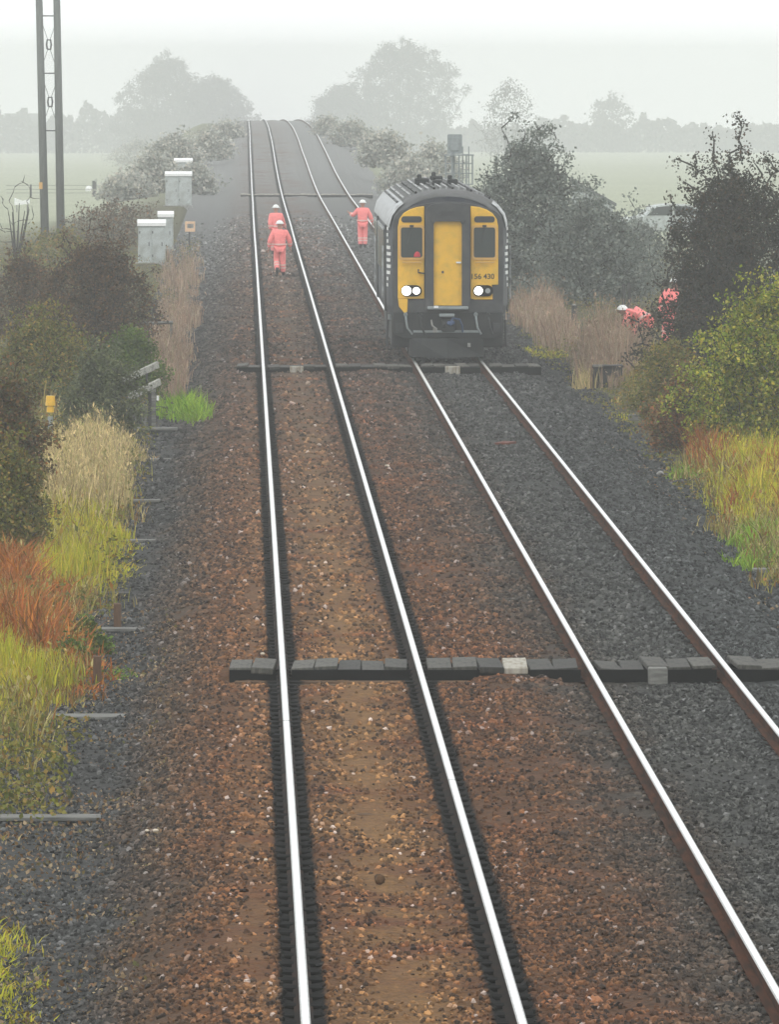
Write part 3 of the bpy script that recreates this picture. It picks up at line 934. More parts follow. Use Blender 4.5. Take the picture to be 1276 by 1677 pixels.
    MB().box((-.01, -.31, 3.30), (.30, .02, .10)).build('gangway_catch', M['iron'], t)
    # lamp bracket
    mb = MB(); mb.tube([(-.665, -.13, 2.05), (-.665, -.14, 1.975), (-.52, -.14, 1.955)], .018, 5); mb.build('lamp_bracket', M['iron'], t)
    # headlights
    for s, cx_, in ((-1, -.815), (1, .785)):
        h = MB().prism(rrect(cx_ - .225, cx_ + .225, 1.445, 1.695, .12), -.12, -.084).build('headlight_housing', M['tar'], t)
        specs = ((-.115, .105, 'lamp'), (.105, .078, 'lamp')) if s < 0 else ((-.105, .094, 'lamp'), (.105, .060, 'lamp_off'))
        for dx, r, m in specs:
            mb = MB()
            mb.tube([(cx_ + dx, -.118, 1.57), (cx_ + dx, -.150, 1.57)], [r, r * .93], 16)
            mb.build('headlight', M[m], h, label='unlit headlight' if m == 'lamp_off' else 'lit headlight')
    # number
    cu = bpy.data.curves.new('number', 'FONT'); cu.body = '156 430'; cu.size = .165; cu.align_x = 'CENTER'; cu.extrude = .003; cu.offset = .0025
    tmp = bpy.data.objects.new('tmp', cu); COL.objects.link(tmp)
    bpy.context.view_layer.update()
    me = bpy.data.meshes.new_from_object(tmp.evaluated_get(bpy.context.evaluated_depsgraph_get()))
    bpy.data.objects.remove(tmp)
    me.name = 'number'
    me.materials.clear()
    o = link('train_number', me, M['print'], t, (.77, -.089, 1.835)); o.rotation_euler = (math.pi / 2, 0, 0)
    # buffer beam, plough, coupler, hoses
    MB().prism([(-1.23, 1.10), (1.23, 1.10), (1.22, .62), (1.02, .50), (-1.02, .50), (-1.22, .62)], -.06, .5).build('front_skirt', M['under'], t, bevel=.02)
    mb = MB(); mb.add([(-.86, -.02, .52), (.80, -.02, .52), (.80, -.02, .10), (-.86, -.02, .10), (-.03, -.32, .50), (-.03, -.42, .07), (-.86, .1, .5), (.8, .1, .5), (.8, .1, .1), (-.86, .1, .1)],
           [(0, 4, 5, 3), (4, 1, 2, 5), (0, 6, 7, 1, 4), (3, 5, 2, 8, 9), (6, 9, 8, 7), (0, 3, 9, 6), (1, 7, 8, 2)])
    mb.build('snowplough', M['under'], t)
    mb = MB(); mb.box((0, -.42, .80), (.30, .36, .26)); mb.box((0, -.20, .80), (.2, .4, .2)); mb.tube([(-.09, -.58, .80), (-.09, -.68, .80)], .05, 8); mb.tube([(.10, -.58, .82), (.10, -.64, .82)], .035, 8)
    mb.build('coupler', M['under'], t, bevel=.02)
    MB().box((-.03, -.36, 1.03), (.34, .06, .07)).build('coupler_plate', M['galv'], t, bevel=.01)
    mb = MB(); mb.tube([(.06, -.6, .90), (.10, -.64, .97), (.25, -.55, .94), (.31, -.5, .80), (.32, -.4, .66)], .022, 6); mb.tube([(.0, -.6, .87), (.05, -.66, .84), (.11, -.62, .88)], .05, 6); mb.build('brake_hose', M['bluehose'], t)
    mb = MB(); mb.tube([(-.38, -.4, .92), (-.36, -.5, .80), (-.27, -.55, .73)], .02, 6); mb.box((-.30, -.56, .70), (.09, .03, .10)); mb.build('white_hose_end', M['concrete'], t)
    MB().box((.47, -.18, .36), (.07, .05, .09)).build('guard_bracket', M['concrete'], t)
    for x0, x1, m in ((-.95, -.80, 'galv'), (.62, .74, 'galv'), (-.62, -.52, 'iron'), (.90, 1.0, 'iron')):
        mb = MB(); mb.tube([(x0, -.10, 1.04), (x0 + .01, -.20, .92), (x0 + .04, -.22, .74), (x1, -.16, .60)], .024, 6); mb.tube([(x0, -.06, 1.05), (x0, -.16, 1.03)], .045, 8)
        mb.build('jumper_cable', M[m], t)
    for x in (-1.08, 1.08):
        MB().box((x, -.09, .74), (.16, .05, .22)).build('skirt_bracket', M['iron'], t, bevel=.01)
    MB().box((-.03, -.075, .66), (1.5, .03, .05)).build('skirt_rail', M['galv'], t)
    # side skirts, tanks, bogies
    for k, (y, l, w) in enumerate(((1.5, 2.4, 2.5), (9, 5.0, 2.4), (15, 4.2, 2.4))):
        MB().box((0, y, .66), (w, l, .74)).build('underframe_box', M['under'], t, bevel=.03)
    for yb in (4.2, 18.8):
        bg = MB().box((0, 0, .55), (2.3, 3.4, .28)).build('bogie', M['under'], t, (0, yb, 0), bevel=.03)
        for dy in (-1.25, 1.25):
            for s in (-1, 1):
                mb = MB(); mb.tube([(s * .69, dy, .42), (s * .82, dy, .42)], .42, 20)
                mb.build('wheel', M['iron'], bg)
    MB().box((-1.28, 1.4, .95), (.06, .9, .10)).build('step_rail', M['galv'], t)
    mb = MB(); mb.tube([(-1.34, .75, .9), (-1.36, .7, .3)], .03, 6); mb.build('lifeguard_iron', M['iron'], t)
    mb = MB(); mb.tube([(1.30, .75, .9), (1.32, .7, .3)], .03, 6); mb.build('lifeguard_iron', M['iron'], t)
    # body sides: windows, doors, white livery squares near the cab
    for s in (-1, 1):
        x = s * 1.372
        for y in list(np.arange(5.6, 21, 2.05)):
            if abs(y - 15.85) < 1.0: continue
            w = MB().box((0, 0, 0), (.03, 1.35, .95)).build('side_window', M['glass'], t, (x, float(y), 2.38), bevel=.012)
            MB().box((s * .006, 0, .515), (.035, 1.45, .05)).build('window_rim', M['cantrail'], w)
        for y in (2.2, 15.9):
            d = MB().box((0, 0, 0), (.04, 1.0 if y > 3 else .7, 1.95)).build('side_door', M['mask'], t, (x, y, 2.05), bevel=.012)
            MB().box((s * .012, 0, .35), (.03, .45, .7)).build('door_window', M['glass'], d)
            mb = MB(); mb.tube([(s * .06, -.45, -.7), (s * .06, -.45, .5)], .02, 6); mb.build('grab_rail', M['cantrail'], d)
        rows = [(2.95, 1), (2.81, 1), (2.67, 1), (2.53, 2), (2.39, 2), (2.25, 2), (2.11, 2), (1.97, 2), (1.83, 1), (1.69, 1)]
        for r, (z, n) in enumerate(rows):
            for c in range(n):
                y = .62 + c * -.33 + (.06 if r % 2 else 0)
                k = float(np.interp(y, [0, .1, .45, 1.1], [.905, .925, .968, 1.0]))
                k2 = float(np.interp(y + .1, [0, .1, .45, 1.1], [.905, .925, .968, 1.0]))
                xx = s * 1.364 * k
                o = MB().box((0, 0, 0), (.016, .26, .075)).build('livery_square', M['white'], t, (xx + s * .012, y, z))
                o.rotation_euler = (0, 0, -s * math.atan2(1.364 * (k2 - k), .1))
    return t
make_train()

# ------------------------------------------------------------------ people
def skin_mesh(name, joints, bones, root, sub=1):
    """joints: name -> (x, y, z, rx, ry); one continuous skinned surface"""
    names = list(joints)
    me = bpy.data.meshes.new(name)
    me.from_pydata([joints[n][:3] for n in names], [(names.index(a), names.index(b)) for a, b in bones], [])
    o = bpy.data.objects.new(name, me)
    COL.objects.link(o)
    md = o.modifiers.new('skin', 'SKIN')
    md.use_smooth_shade = True
    sv = me.skin_vertices[0].data
    for i, n in enumerate(names):
        j = joints[n]
        sv[i].radius = (j[3], j[4] if len(j) > 4 else j[3])
        sv[i].use_root = (n == root)
    ss = o.modifiers.new('sub', 'SUBSURF'); ss.levels = sub; ss.render_levels = sub
    dg = bpy.context.evaluated_depsgraph_get()
    dg.update()
    out = bpy.data.meshes.new_from_object(o.evaluated_get(dg))
    out.name = name
    bpy.data.objects.remove(o)
    return out

def hand(mb, w, d, s):
    """palm with four fingers and a thumb, slightly curled; w wrist, d direction of the forearm"""
    w, d = Vector(w), Vector(d).normalized()
    side = d.cross(Vector((0, 1, 0)))
    side = side.normalized() if side.length > .1 else Vector((1, 0, 0))
    fwd = side.cross(d).normalized()
    mb.tube([w - d * .03, w + d * .03, w + d * .085], [.026, .036, .034], 6)
    for k, ln in enumerate((.065, .078, .074, .058)):
        b = w + d * .08 + fwd * (-.030 + .02 * k)
        mb.tube([b, b + d * ln * .55 + side * .006 * s, b + d * ln + side * .022 * s], [.0095, .009, .007], 5)
    b = w + d * .03 + fwd * .035
    mb.tube([b, b + d * .03 + fwd * .025, b + d * .06 + fwd * .030], [.012, .011, .008], 5)

def person(p, rz, label, pose):
    J = dict(pelvis=(0, 0, .95, .125, .10), waist=(0, .0, 1.08, .12, .095), chest=(0, .02, 1.28, .145, .105), neck=(0, .02, 1.47, .055), jaw=(0, .05, 1.56, .070, .075), head=(0, .035, 1.64, .082, .092), crown=(0, .03, 1.71, .06, .07),
             shl=(-.185, .01, 1.40, .062), shr=(.185, .01, 1.40, .062), ell=(-.27, -.02, 1.14, .046), elr=(.27, -.02, 1.14, .046), wrl=(-.30, .07, .90, .030), wrr=(.30, .07, .90, .030),
             hpl=(-.095, 0, .88, .085), hpr=(.095, 0, .88, .085), knl=(-.11, .02, .50, .060), knr=(.11, .02, .50, .060), anl=(-.11, -.02, .09, .042), anr=(.11, -.02, .09, .042),
             tol=(-.125, .13, .045, .040, .03), tor=(.125, .13, .045, .040, .03))
    for k, v in pose.items():
        J[k] = tuple(v) + tuple(J[k][3:])
    B = [('pelvis', 'waist'), ('waist', 'chest'), ('chest', 'neck'), ('neck', 'jaw'), ('jaw', 'head'), ('head', 'crown'), ('chest', 'shl'), ('chest', 'shr'), ('shl', 'ell'), ('ell', 'wrl'), ('shr', 'elr'), ('elr', 'wrr'),
         ('pelvis', 'hpl'), ('pelvis', 'hpr'), ('hpl', 'knl'), ('knl', 'anl'), ('anl', 'tol'), ('hpr', 'knr'), ('knr', 'anr'), ('anr', 'tor')]
    body = skin_mesh('person', J, B, 'pelvis', 2)
    mb = MB()
    for s, e, w in ((-1, 'ell', 'wrl'), (1, 'elr', 'wrr')):
        a, b = Vector(J[e][:3]), Vector(J[w][:3])
        hand(mb, b, b - a, s)
    hd = Vector(J['head'][:3])
    fw = (Vector((0, 1, 0)) + (hd - Vector(J['neck'][:3])).normalized() * 0).normalized()
    mb.dome(hd + Vector((0, .085, -.02)), .016, .03, .03, 6, 3, -1.2)          # nose
    for s in (-1, 1):
        mb.dome(hd + Vector((s * .035, .082, .015)), .014, .010, .011, 6, 3, -1.4)   # eyes
        mb.dome(hd + Vector((s * .088, .0, -.01)), .014, .028, .036, 6, 3, -1.4)     # ears
    bm = bmesh.new(); bm.from_mesh(body)
    bm2 = mb.mesh('extra', True); bm.from_mesh(bm2); bm.to_mesh(body); bm.free()
    o = link('person', body, M['skin'], None, p, label=label, cat='person', group='railway workers in orange')
    o.rotation_euler = (0, 0, rz)
    # loose jacket
    def g(n, r, r2=None, dz=0): return (J[n][0], J[n][1], J[n][2] + dz, r, r2 or r)
    mid = lambda a, b, t: tuple(J[a][i] * (1 - t) + J[b][i] * t for i in range(3))
    jk = dict(hem=(*[J['pelvis'][0], J['pelvis'][1], J['pelvis'][2] - .05], .205, .155), pelvis=g('pelvis', .20, .155, .06), waist=g('waist', .195, .15, .06), chest=g('chest', .205, .16), collar=(*mid('chest', 'neck', .82), .095, .09),
              shl=g('shl', .105), shr=g('shr', .105), ell=g('ell', .085), elr=g('elr', .085), cul=(*mid('ell', 'wrl', .9), .066, .066), cur=(*mid('elr', 'wrr', .9), .066, .066))
    jb = [('hem', 'pelvis'), ('pelvis', 'waist'), ('waist', 'chest'), ('chest', 'collar'), ('chest', 'shl'), ('chest', 'shr'), ('shl', 'ell'), ('ell', 'cul'), ('shr', 'elr'), ('elr', 'cur')]
    jo = link('jacket', skin_mesh('jacket', jk, jb, 'waist', 2), M['hivis'], o)
    tk = dict(pelvis=g('pelvis', .17, .135, -.02), hpl=g('hpl', .115), hpr=g('hpr', .115), knl=g('knl', .100), knr=g('knr', .100), al=(*mid('knl', 'anl', .93), .085, .085), ar=(*mid('knr', 'anr', .93), .085, .085))
    tb = [('pelvis', 'hpl'), ('pelvis', 'hpr'), ('hpl', 'knl'), ('knl', 'al'), ('hpr', 'knr'), ('knr', 'ar')]
    to = link('trousers', skin_mesh('trousers', tk, tb, 'pelvis', 2), M['hivis'], o)
    # reflective bands
    def band(parent, a, b, t, rx, ry, h=.05):
        c = Vector(mid(a, b, t)); d = (Vector(J[b][:3]) - Vector(J[a][:3])).normalized()
        q = d.to_track_quat('Z', 'Y').to_matrix()
        vs, fs, n = [], [], 18
        for z in (-h / 2, h / 2):
            for k in range(n):
                an = 2 * math.pi * k / n
                vs.append(c + q @ Vector((rx * math.cos(an), ry * math.sin(an), z)))
        for k in range(n): fs.append((k, (k + 1) % n, n + (k + 1) % n, n + k))
        MB().add(vs, fs).build('reflective_band', M['tape'], parent)
    q = 1.0
    for kn, an in (('knl', 'anl'), ('knr', 'anr')):
        band(to, kn, an, .30, .098, .098)
        band(to, kn, an, .52, .095, .095)
    band(jo, 'pelvis', 'waist', .55, .222, .172, .055)
    for e, w in (('ell', 'wrl'), ('elr', 'wrr')):
        band(jo, e, w, .35, .082, .082)
    for a, tl in (('anl', 'tol'), ('anr', 'tor')):
        A, T = Vector(J[a][:3]), Vector(J[tl][:3])
        mb = MB(); mb.tube([A + Vector((0, -.01, .12)), A, A + (T - A) * .35 + Vector((0, 0, .0))], [.052, .056, .050], 8)
        mb.tube([A + (T - A) * -.25 + Vector((0, 0, -.035)), A + (T - A) * .4, T + (T - A) * .15], [.042, .050, .034], 8)
        mb.build('boot', M['boot'], o, smooth=True)
    h = Vector(J['head'][:3])
    mb = MB(); mb.dome(h + Vector((0, 0, .035)), .120, .138, .115, 16, 6)
    mb.tube([h + Vector((0, .02, .030)), h + Vector((0, .02, .042))], .148, 16)
    mb.box(h + Vector((0, 0, .148)), (.03, .16, .012))
    mb.build('helmet', M['white'], o, smooth=True)
    return o

pz = lambda px, py: (lambda p: Vector((p.x, p.y, p.z + .11)))(at_ground(px, py))
def stand(px, py):
    p = at_z(px, py, -.12)
    return Vector((p.x, p.y, -.115))
person(stand(458, 453), math.radians(2), 'nearest worker in orange, back turned, mid-stride between the left-hand rails',
       dict(knl=(-.10, .10, .52), anl=(-.085, -.16, .17), tol=(-.09, -.06, .045), knr=(.10, .05, .50), anr=(.115, .12, .09), tor=(.125, .27, .045),
            shl=(-.205, .01, 1.40), shr=(.205, .01, 1.40), ell=(-.31, -.05, 1.14), elr=(.32, .03, 1.14), wrl=(-.345, .04, .89), wrr=(.34, .16, .92)))
person(stand(452, 418), math.radians(8), 'worker in orange partly hidden behind the nearest one, arm held across',
       dict(knl=(-.09, .12, .52), anl=(-.09, .16, .10), tol=(-.10, .31, .05), elr=(.27, .10, 1.12), wrr=(.37, .24, .96), ell=(-.22, -.08, 1.13), wrl=(-.20, -.06, .88)))
person(stand(594, 407), 0, 'worker in orange standing beside the train with his left elbow out',
       dict(anl=(-.085, -.02, .09), anr=(.085, -.02, .09), tol=(-.09, .13, .045), tor=(.09, .13, .045), knl=(-.085, .02, .5), knr=(.085, .02, .5), ell=(-.34, .06, 1.20), wrl=(-.47, .18, 1.29), elr=(.30, .00, 1.14), wrr=(.36, .10, .92)))
# two workers in the scrub on the right
p4 = at_y(1051, 540, 250.0)
person(Vector((p4.x, p4.y, float(ground(p4.x, p4.y)))), math.radians(70), 'worker in orange bent over in the brown scrub at the right',
       dict(pelvis=(0, -.10, .78), waist=(0, -.02, .88), chest=(0, .20, .98), neck=(0, .36, .98), jaw=(0, .45, .93), head=(0, .48, .98), crown=(0, .5, 1.03), shl=(-.19, .26, .95), shr=(.19, .26, .95), ell=(-.24, .32, .68), elr=(.24, .32, .68), wrl=(-.2, .45, .48), wrr=(.2, .45, .48),
            hpl=(-.1, -.10, .72), hpr=(.1, -.10, .72), knl=(-.13, .16, .45), knr=(.13, .16, .45)))
p5 = at_y(1094, 545, 256.0)
person(Vector((p5.x, p5.y, float(ground(p5.x, p5.y)))), math.radians(-60), 'worker in orange mostly hidden by the dark thorn bush',
       dict(chest=(0, .10, 1.25), neck=(0, .17, 1.42), jaw=(0, .22, 1.49), head=(0, .22, 1.56), crown=(0, .22, 1.63), shl=(-.19, .12, 1.36), shr=(.19, .12, 1.36)))

# ------------------------------------------------------------------ vegetation
def segs(P0, P1, R0, R1, n=3):
    P0, P1 = np.asarray(P0, float), np.asarray(P1, float)
    R0, R1 = np.asarray(R0, float), np.asarray(R1, float)
    d = P1 - P0
    d /= np.maximum(np.linalg.norm(d, axis=1, keepdims=True), 1e-6)
    ref = np.where(np.abs(d[:, 2:3]) < .9, np.array([[0, 0, 1.]]), np.array([[1., 0, 0]]))
    a = np.cross(d, ref); a /= np.maximum(np.linalg.norm(a, axis=1, keepdims=True), 1e-6)
    b = np.cross(d, a)
    vs = []
    for P, R in ((P0, R0), (P1, R1)):
        for k in range(n):
            t = 2 * math.pi * k / n
            vs.append(P + (a * math.cos(t) + b * math.sin(t)) * R[:, None])
    V = np.stack(vs, 1).reshape(-1, 3)
    base = np.arange(len(P0))[:, None] * (2 * n)
    q = []
    for k in range(n):
        k2 = (k + 1) % n
        q.append(base + np.array([[k, k2, n + k2, n + k]]))
    return V, np.concatenate(q, 0)

def leaves_mesh(name, C, size, flat=0.0):
    """a diamond leaf at each point, turned at random"""
    n = len(C)
    u = rng.normal(size=(n, 3)); u /= np.linalg.norm(u, axis=1, keepdims=True)
    w = rng.normal(size=(n, 3)); w[:, 2] *= (1 - flat)
    v = np.cross(u, w); v /= np.maximum(np.linalg.norm(v, axis=1, keepdims=True), 1e-6)
    s = size * rng.uniform(.55, 1.45, (n, 1))
    a, b = u * s * .5, v * s * .33
    V = np.stack([C - a, C + b - a * .1, C + a, C - b - a * .1], 1).reshape(-1, 3)
    q = np.arange(n)[:, None] * 4 + np.array([[0, 1, 2, 3]])
    return np_mesh(name, V, q)

def plant(name, label, cat, cx, base, top, w, leaf_mat, K=160, per=34, leaf=.055, shape='dome', twig='twig', spread=.10, wispy=.12, stems=5, lean=(0, 0), depth=.9, group=None, fill=.5, y=None, parts=('stems', 'foliage'), trunk=0.0, thick=1.0):
    p = at_ground(cx, base) if y is None else at_y(cx, base, y)
    if y is not None: p.z = float(ground(p.x, p.y))
    s = sc(p)
    H, W = (at_y(cx, top, p.y).z - p.z), 1.06 * w / s
    D = W * depth
    t = empty(name, p, label=label, cat=cat, group=group)
    ph = rng.uniform(0, 100)
    if per: K, per, spread = int(K * 1.7), per / 1.7, spread * .78
    def env(u, th):
        if shape == 'dome': r = np.sqrt(np.clip(1 - u ** 1.9, 0, 1)) * (.78 + .22 * np.minimum(1, u / .25))
        elif shape == 'round': r = np.sqrt(np.clip(1 - ((u - .52) / .5) ** 2, 0, 1))
        elif shape == 'tall': r = np.clip(1.05 - u, 0, 1) ** .55 * (.7 + .3 * np.minimum(1, u / .2))
        else: r = np.ones_like(u)
        return r * (1 + .40 * vnoise(th * 1.3 + ph, u * 3.2 + ph) + .40 * vnoise(th * 3.1 + ph, u * 8 + ph))
    def sample(n, pw):
        u = rng.uniform(.06 + trunk, 1, n)
        th = rng.uniform(0, 2 * math.pi, n)
        r = env(u, th) * rng.random(n) ** pw * 1.0
        x = r * np.cos(th) * W / 2 + lean[0] * u * H
        yy = r * np.sin(th) * D / 2 + lean[1] * u * H
        z = u * H * (1 + .18 * vnoise(th * 1.7 + ph, r * 2 + ph))
        return np.stack([x, yy, z], 1)
    tips = sample(K, .34)
    nw = int(K * wispy)
    if nw and name != 'tree':                                   # bare shoots standing out of the crown
        k = rng.choice(K, nw, replace=False)
        tips[k] *= np.array([1.10, 1.10, 1.13]) * rng.uniform(.95, 1.12, (nw, 1))
    fit = np.array([W / max(.1, np.percentile(tips[:, 0], 97) - np.percentile(tips[:, 0], 3)), 1.0, H / np.percentile(tips[:, 2], 99.7)])
    tips = tips * fit                       # the crown fills its measured width and height
    order = np.argsort(np.linalg.norm(tips, axis=1))
    tips = tips[order]
    nodes, rad, P0, P1, R0, R1 = [], [], [], [], [], []
    r0 = max(.012, H * .012) * thick
    for _ in range(stems):
        a = rng.uniform(0, 6.28)
        q = np.array([0, 0, -.12])
        for st in range(4):
            nx = q + np.array([math.cos(a) * W * (.085 if st == 0 else .05) + lean[0] * H * .15, math.sin(a) * D * .055, H * (.16 + trunk * .2)]) * rng.uniform(.7, 1.2)
            P0.append(q); P1.append(nx); R0.append(r0 * (1 - st * .18)); R1.append(r0 * (1 - (st + 1) * .18))
            nodes.append(nx); q = nx
    nodes = np.array(nodes)
    for tp in tips:
        dd = np.linalg.norm(nodes - tp, axis=1) + .25 * np.maximum(0, nodes[:, 2] - tp[2]) * 3
        b = nodes[np.argmin(dd)]
        mid = (b + tp) / 2 + rng.normal(size=3) * .06 * np.linalg.norm(tp - b) + np.array([0, 0, .04 * np.linalg.norm(tp - b)])
        rr = r0 * .38
        P0 += [b, mid]; P1 += [mid, tp]; R0 += [rr, rr * .7]; R1 += [rr * .7, rr * .3]
        nodes = np.vstack([nodes, mid, tp])
    V, Q = segs(P0, P1, R0, R1)
    link(parts[0], np_mesh(parts[0], V, Q), M[twig], t)
    if per > 0:
        n = int(K * per * 1.25)
        src = tips[rng.integers(0, K, n)]
        C = src + rng.normal(size=(n, 3)) * spread * np.array([1, 1, .9])
        C -= (src / np.maximum(np.linalg.norm(src, axis=1, keepdims=True), .1)) * rng.random((n, 1)) * spread * 1.5
        nf = int(n * fill)
        if nf:
            C = np.vstack([C, sample(nf, .6) * np.array([.88, .88, .92]) * fit])
        C = C[C[:, 2] > .01]
        link(parts[1], leaves_mesh(parts[1], C, leaf * 1.15), M[leaf_mat], t)
    return t

def grass(name, label, cat, rows, mat, n, h, lean=.25, width=.012, clump=.10, heads=None):
    """rows: (pixel row of the roots, left pixel, right pixel); blades rooted between them"""
    rows = sorted(rows)
    ys = np.array([r[0] for r in rows], float)
    xl = np.array([r[1] for r in rows], float); xr_ = np.array([r[2] for r in rows], float)
    nc = max(6, n // 14)
    py = rng.uniform(ys[0], ys[-1], nc)
    f = rng.beta(1.25, 1.25, nc)
    wd = np.interp(py, ys, xr_) - np.interp(py, ys, xl)
    py = py + rng.normal(size=nc) * (ys[-1] - ys[0]) * .10
    sh = (wd + 12) * .55 * vnoise(py * .045 + n, py * 0 + 1.5)          # ragged edges
    px = np.interp(py, ys, xl) - wd * .06 + f * wd * 1.12 + sh
    cen = np.array([at_ground(a, b)[:] for a, b in zip(px, py)])
    ch = rng.uniform(.5, 1.15, nc) * (1 + .9 * vnoise(cen[:, 0] * 1.6 + n, cen[:, 1] * .22)) * (.55 + .6 * np.sqrt(np.clip(4 * f * (1 - f), 0, 1)))
    k = rng.integers(0, nc, n)
    R = cen[k] + np.stack([rng.normal(size=n) * clump, rng.normal(size=n) * clump * 2.2, np.zeros(n)], 1)
    R[:, 2] = ground(R[:, 0], R[:, 1]) - .03
    H = h * ch[k] * rng.uniform(.45, 1.15, n)
    th = rng.uniform(0, 6.28, n)
    L = lean * H * rng.uniform(.3, 1.6, n)
    dirs = np.stack([np.cos(th), np.sin(th), np.zeros(n)], 1)
    up = np.array([[0, 0, 1.]])
    m = R + up * (H * .6)[:, None] + dirs * (L * .35)[:, None]
    e = R + up * (H)[:, None] + dirs * L[:, None]
    wv = np.stack([-np.sin(th + .6), np.cos(th + .6), np.zeros(n)], 1) * (width * rng.uniform(.6, 1.4, n))[:, None]
    V = np.stack([R - wv, R + wv, m + wv * .8, m - wv * .8, e], 1).reshape(-1, 3)
    b = np.arange(n)[:, None] * 5
    q, tr = b + np.array([[0, 1, 2, 3]]), b + np.array([[3, 2, 4]])
    if heads:                                 # loose seed heads
        hn = int(n * heads)
        kk = rng.integers(0, n, hn)
        c = e[kk] + rng.normal(size=(hn, 3)) * .03
        u = rng.normal(size=(hn, 3)) * .4 + up; u *= .034
        v = rng.normal(size=(hn, 3)) * .009
        V2 = np.stack([c - u, c + v, c + u, c - v], 1).reshape(-1, 3)
        q = np.vstack([q, len(V) + np.arange(hn)[:, None] * 4 + np.array([[0, 1, 2, 3]])])
        V = np.vstack([V, V2])
    me = np_mesh(name, V, q, tr)
    return link(name, me, M[mat], kind='stuff', label=label, cat=cat)

def undergrowth(name, label, x_of, y0, y1, n, mat, leaf, hmax, kind='stuff'):
    """low leaves and litter over the verge; x_of gives the two edges at each distance"""
    Y = y0 * (y1 / y0) ** rng.random(n)
    a, b = x_of(Y)
    X = a + (b - a) * rng.random(n) + .35 * vnoise(Y * .9, Y * 0 + len(label)) 
    hh = np.clip(vnoise(X * 1.1 + 9, Y * .30 + 4) + .32, .02, 1) * 1.5
    C = np.stack([X, Y, ground(X, Y) + rng.random(n) ** 1.6 * hmax * hh + .01], 1)
    keep = vnoise(X * 1.7 + 77, Y * .5 + len(label) * 3.3) + .5 > .25
    return link(name, leaves_mesh(name, C[keep], leaf), M[mat], kind=kind, label=label)
LV = lambda Y: (-Y * 460 / F_PX - 2.0, np.full_like(Y, -1.75))
RV = lambda Y: (np.full_like(Y, 7.3), np.maximum(Y * 940 / F_PX + 2.5, 10.5))
undergrowth('undergrowth', 'mixed low growth on the left verge', LV, 97, 420, 75000, 'lf_olive', .055, .40)
undergrowth('undergrowth', 'mixed low growth on the right verge', RV, 80, 420, 85000, 'lf_olive', .055, .40)
undergrowth('fallen_leaves', 'dead leaves and litter along the left cess', lambda Y: (np.full_like(Y, -2.6), np.full_like(Y, -.8)), 66, 135, 9000, 'lf_litter', .042, .03)
undergrowth('fallen_leaves', 'dead leaves and litter along the right cess', lambda Y: (np.full_like(Y, 6.6), np.full_like(Y, 8.0)), 100, 200, 1500, 'lf_litter', .05, .02)

HB, SB = 'hawthorn_bush', 'shrub'
# left side, from the far mist to the camera
plant('bare_shrub', 'leafless shrub of thin bare branches beside the twin poles', 'shrub', 26, 425, 288, 85, 'lf_dark', K=40, per=0, twig='twig', wispy=.4, stems=9, thick=1.5)
plant(SB, 'faint low grey scrub under the twin poles', 'shrub', 95, 455, 372, 150, 'lf_olive', K=90, per=26, leaf=.08, spread=.16)
plant(SB, 'faint scrub between the twin poles and the grey cabinets', 'shrub', 185, 410, 318, 150, 'lf_russet', K=90, per=22, leaf=.08, spread=.18)
plant(HB, 'large dark brown hawthorn bush in front of the white-topped cabinets', 'hawthorn', 158, 590, 366, 158, 'lf_russet', K=330, per=44, leaf=.055, spread=.11, wispy=.16, depth=1.0)
plant(SB, 'dull brown shrub at the left edge level with the hawthorn', 'shrub', 40, 560, 405, 120, 'lf_russet', K=170, per=30, leaf=.06, spread=.13)
plant(SB, 'dark evergreen shrub behind the broken fence rails', 'shrub', 215, 650, 535, 92, 'lf_green', K=150, per=40, leaf=.05, spread=.09)
plant(SB, 'grey-green shrub with dry twigs left of the broken fence', 'shrub', 165, 722, 560, 118, 'lf_grey', K=210, per=34, leaf=.05, spread=.09, twig='twig_pale', wispy=.2)
plant(SB, 'olive and brown bramble above the yellow marker', 'bramble', 70, 660, 495, 150, 'lf_olive', K=230, per=36, leaf=.055, spread=.11)
plant(SB, 'rusty bramble thicket at the left edge around the small white marker', 'bramble', -4, 830, 590, 135, 'lf_rust', K=300, per=42, leaf=.05, spread=.10)
plant(SB, 'dark thicket with brown stems beside the pale dry grass', 'bramble', 18, 915, 700, 110, 'lf_olive', K=220, per=34, leaf=.045, spread=.09)
plant('leafy_plant', 'bright green leafy plant at the left edge in front of dark brambles', 'plant', 2, 880, 795, 52, 'lf_bright', K=50, per=24, leaf=.06, spread=.07)
grass('dry_grass', 'tall pale dry grass on the left verge', 'grass', [(745, 90, 190), (790, 70, 205), (840, 55, 190)], 'gr_pale', 7500, .58, heads=1.2, width=.009)
grass('dry_grass', 'pinkish brown tall grass fading into mist beside the cabinets', 'grass', [(440, 266, 322), (520, 258, 318), (585, 258, 306), (640, 255, 292)], 'gr_brown', 3600, .55, heads=1.0, width=.014)
grass('yellow_green_grass', 'yellow-green grass on the left verge below the pale grass', 'grass', [(850, 70, 185), (905, 50, 165), (968, 60, 165)], 'gr_yellow', 6500, .42, width=.011)
grass('bracken', 'rusty orange bracken on the left verge', 'bracken', [(940, -40, 60), (1000, -40, 105), (1075, -40, 120)], 'gr_rust', 5000, .48, lean=.6, width=.014)
grass('bracken', 'low rusty bracken by the short brown stake', 'bracken', [(1080, 60, 150), (1140, 70, 165)], 'gr_rust', 1800, .22, lean=.8, width=.012)
grass('yellow_green_grass', 'yellow-green grass at the left edge below the bracken', 'grass', [(1060, -60, 60), (1120, -60, 95), (1175, -60, 70)], 'gr_yellow', 4200, .38, width=.010)
grass('yellow_green_grass', 'thin tuft of yellow grass at the left edge above the lowest boards', 'grass', [(1190, -60, 35), (1235, -60, 60)], 'gr_yellow', 900, .12, width=.009)
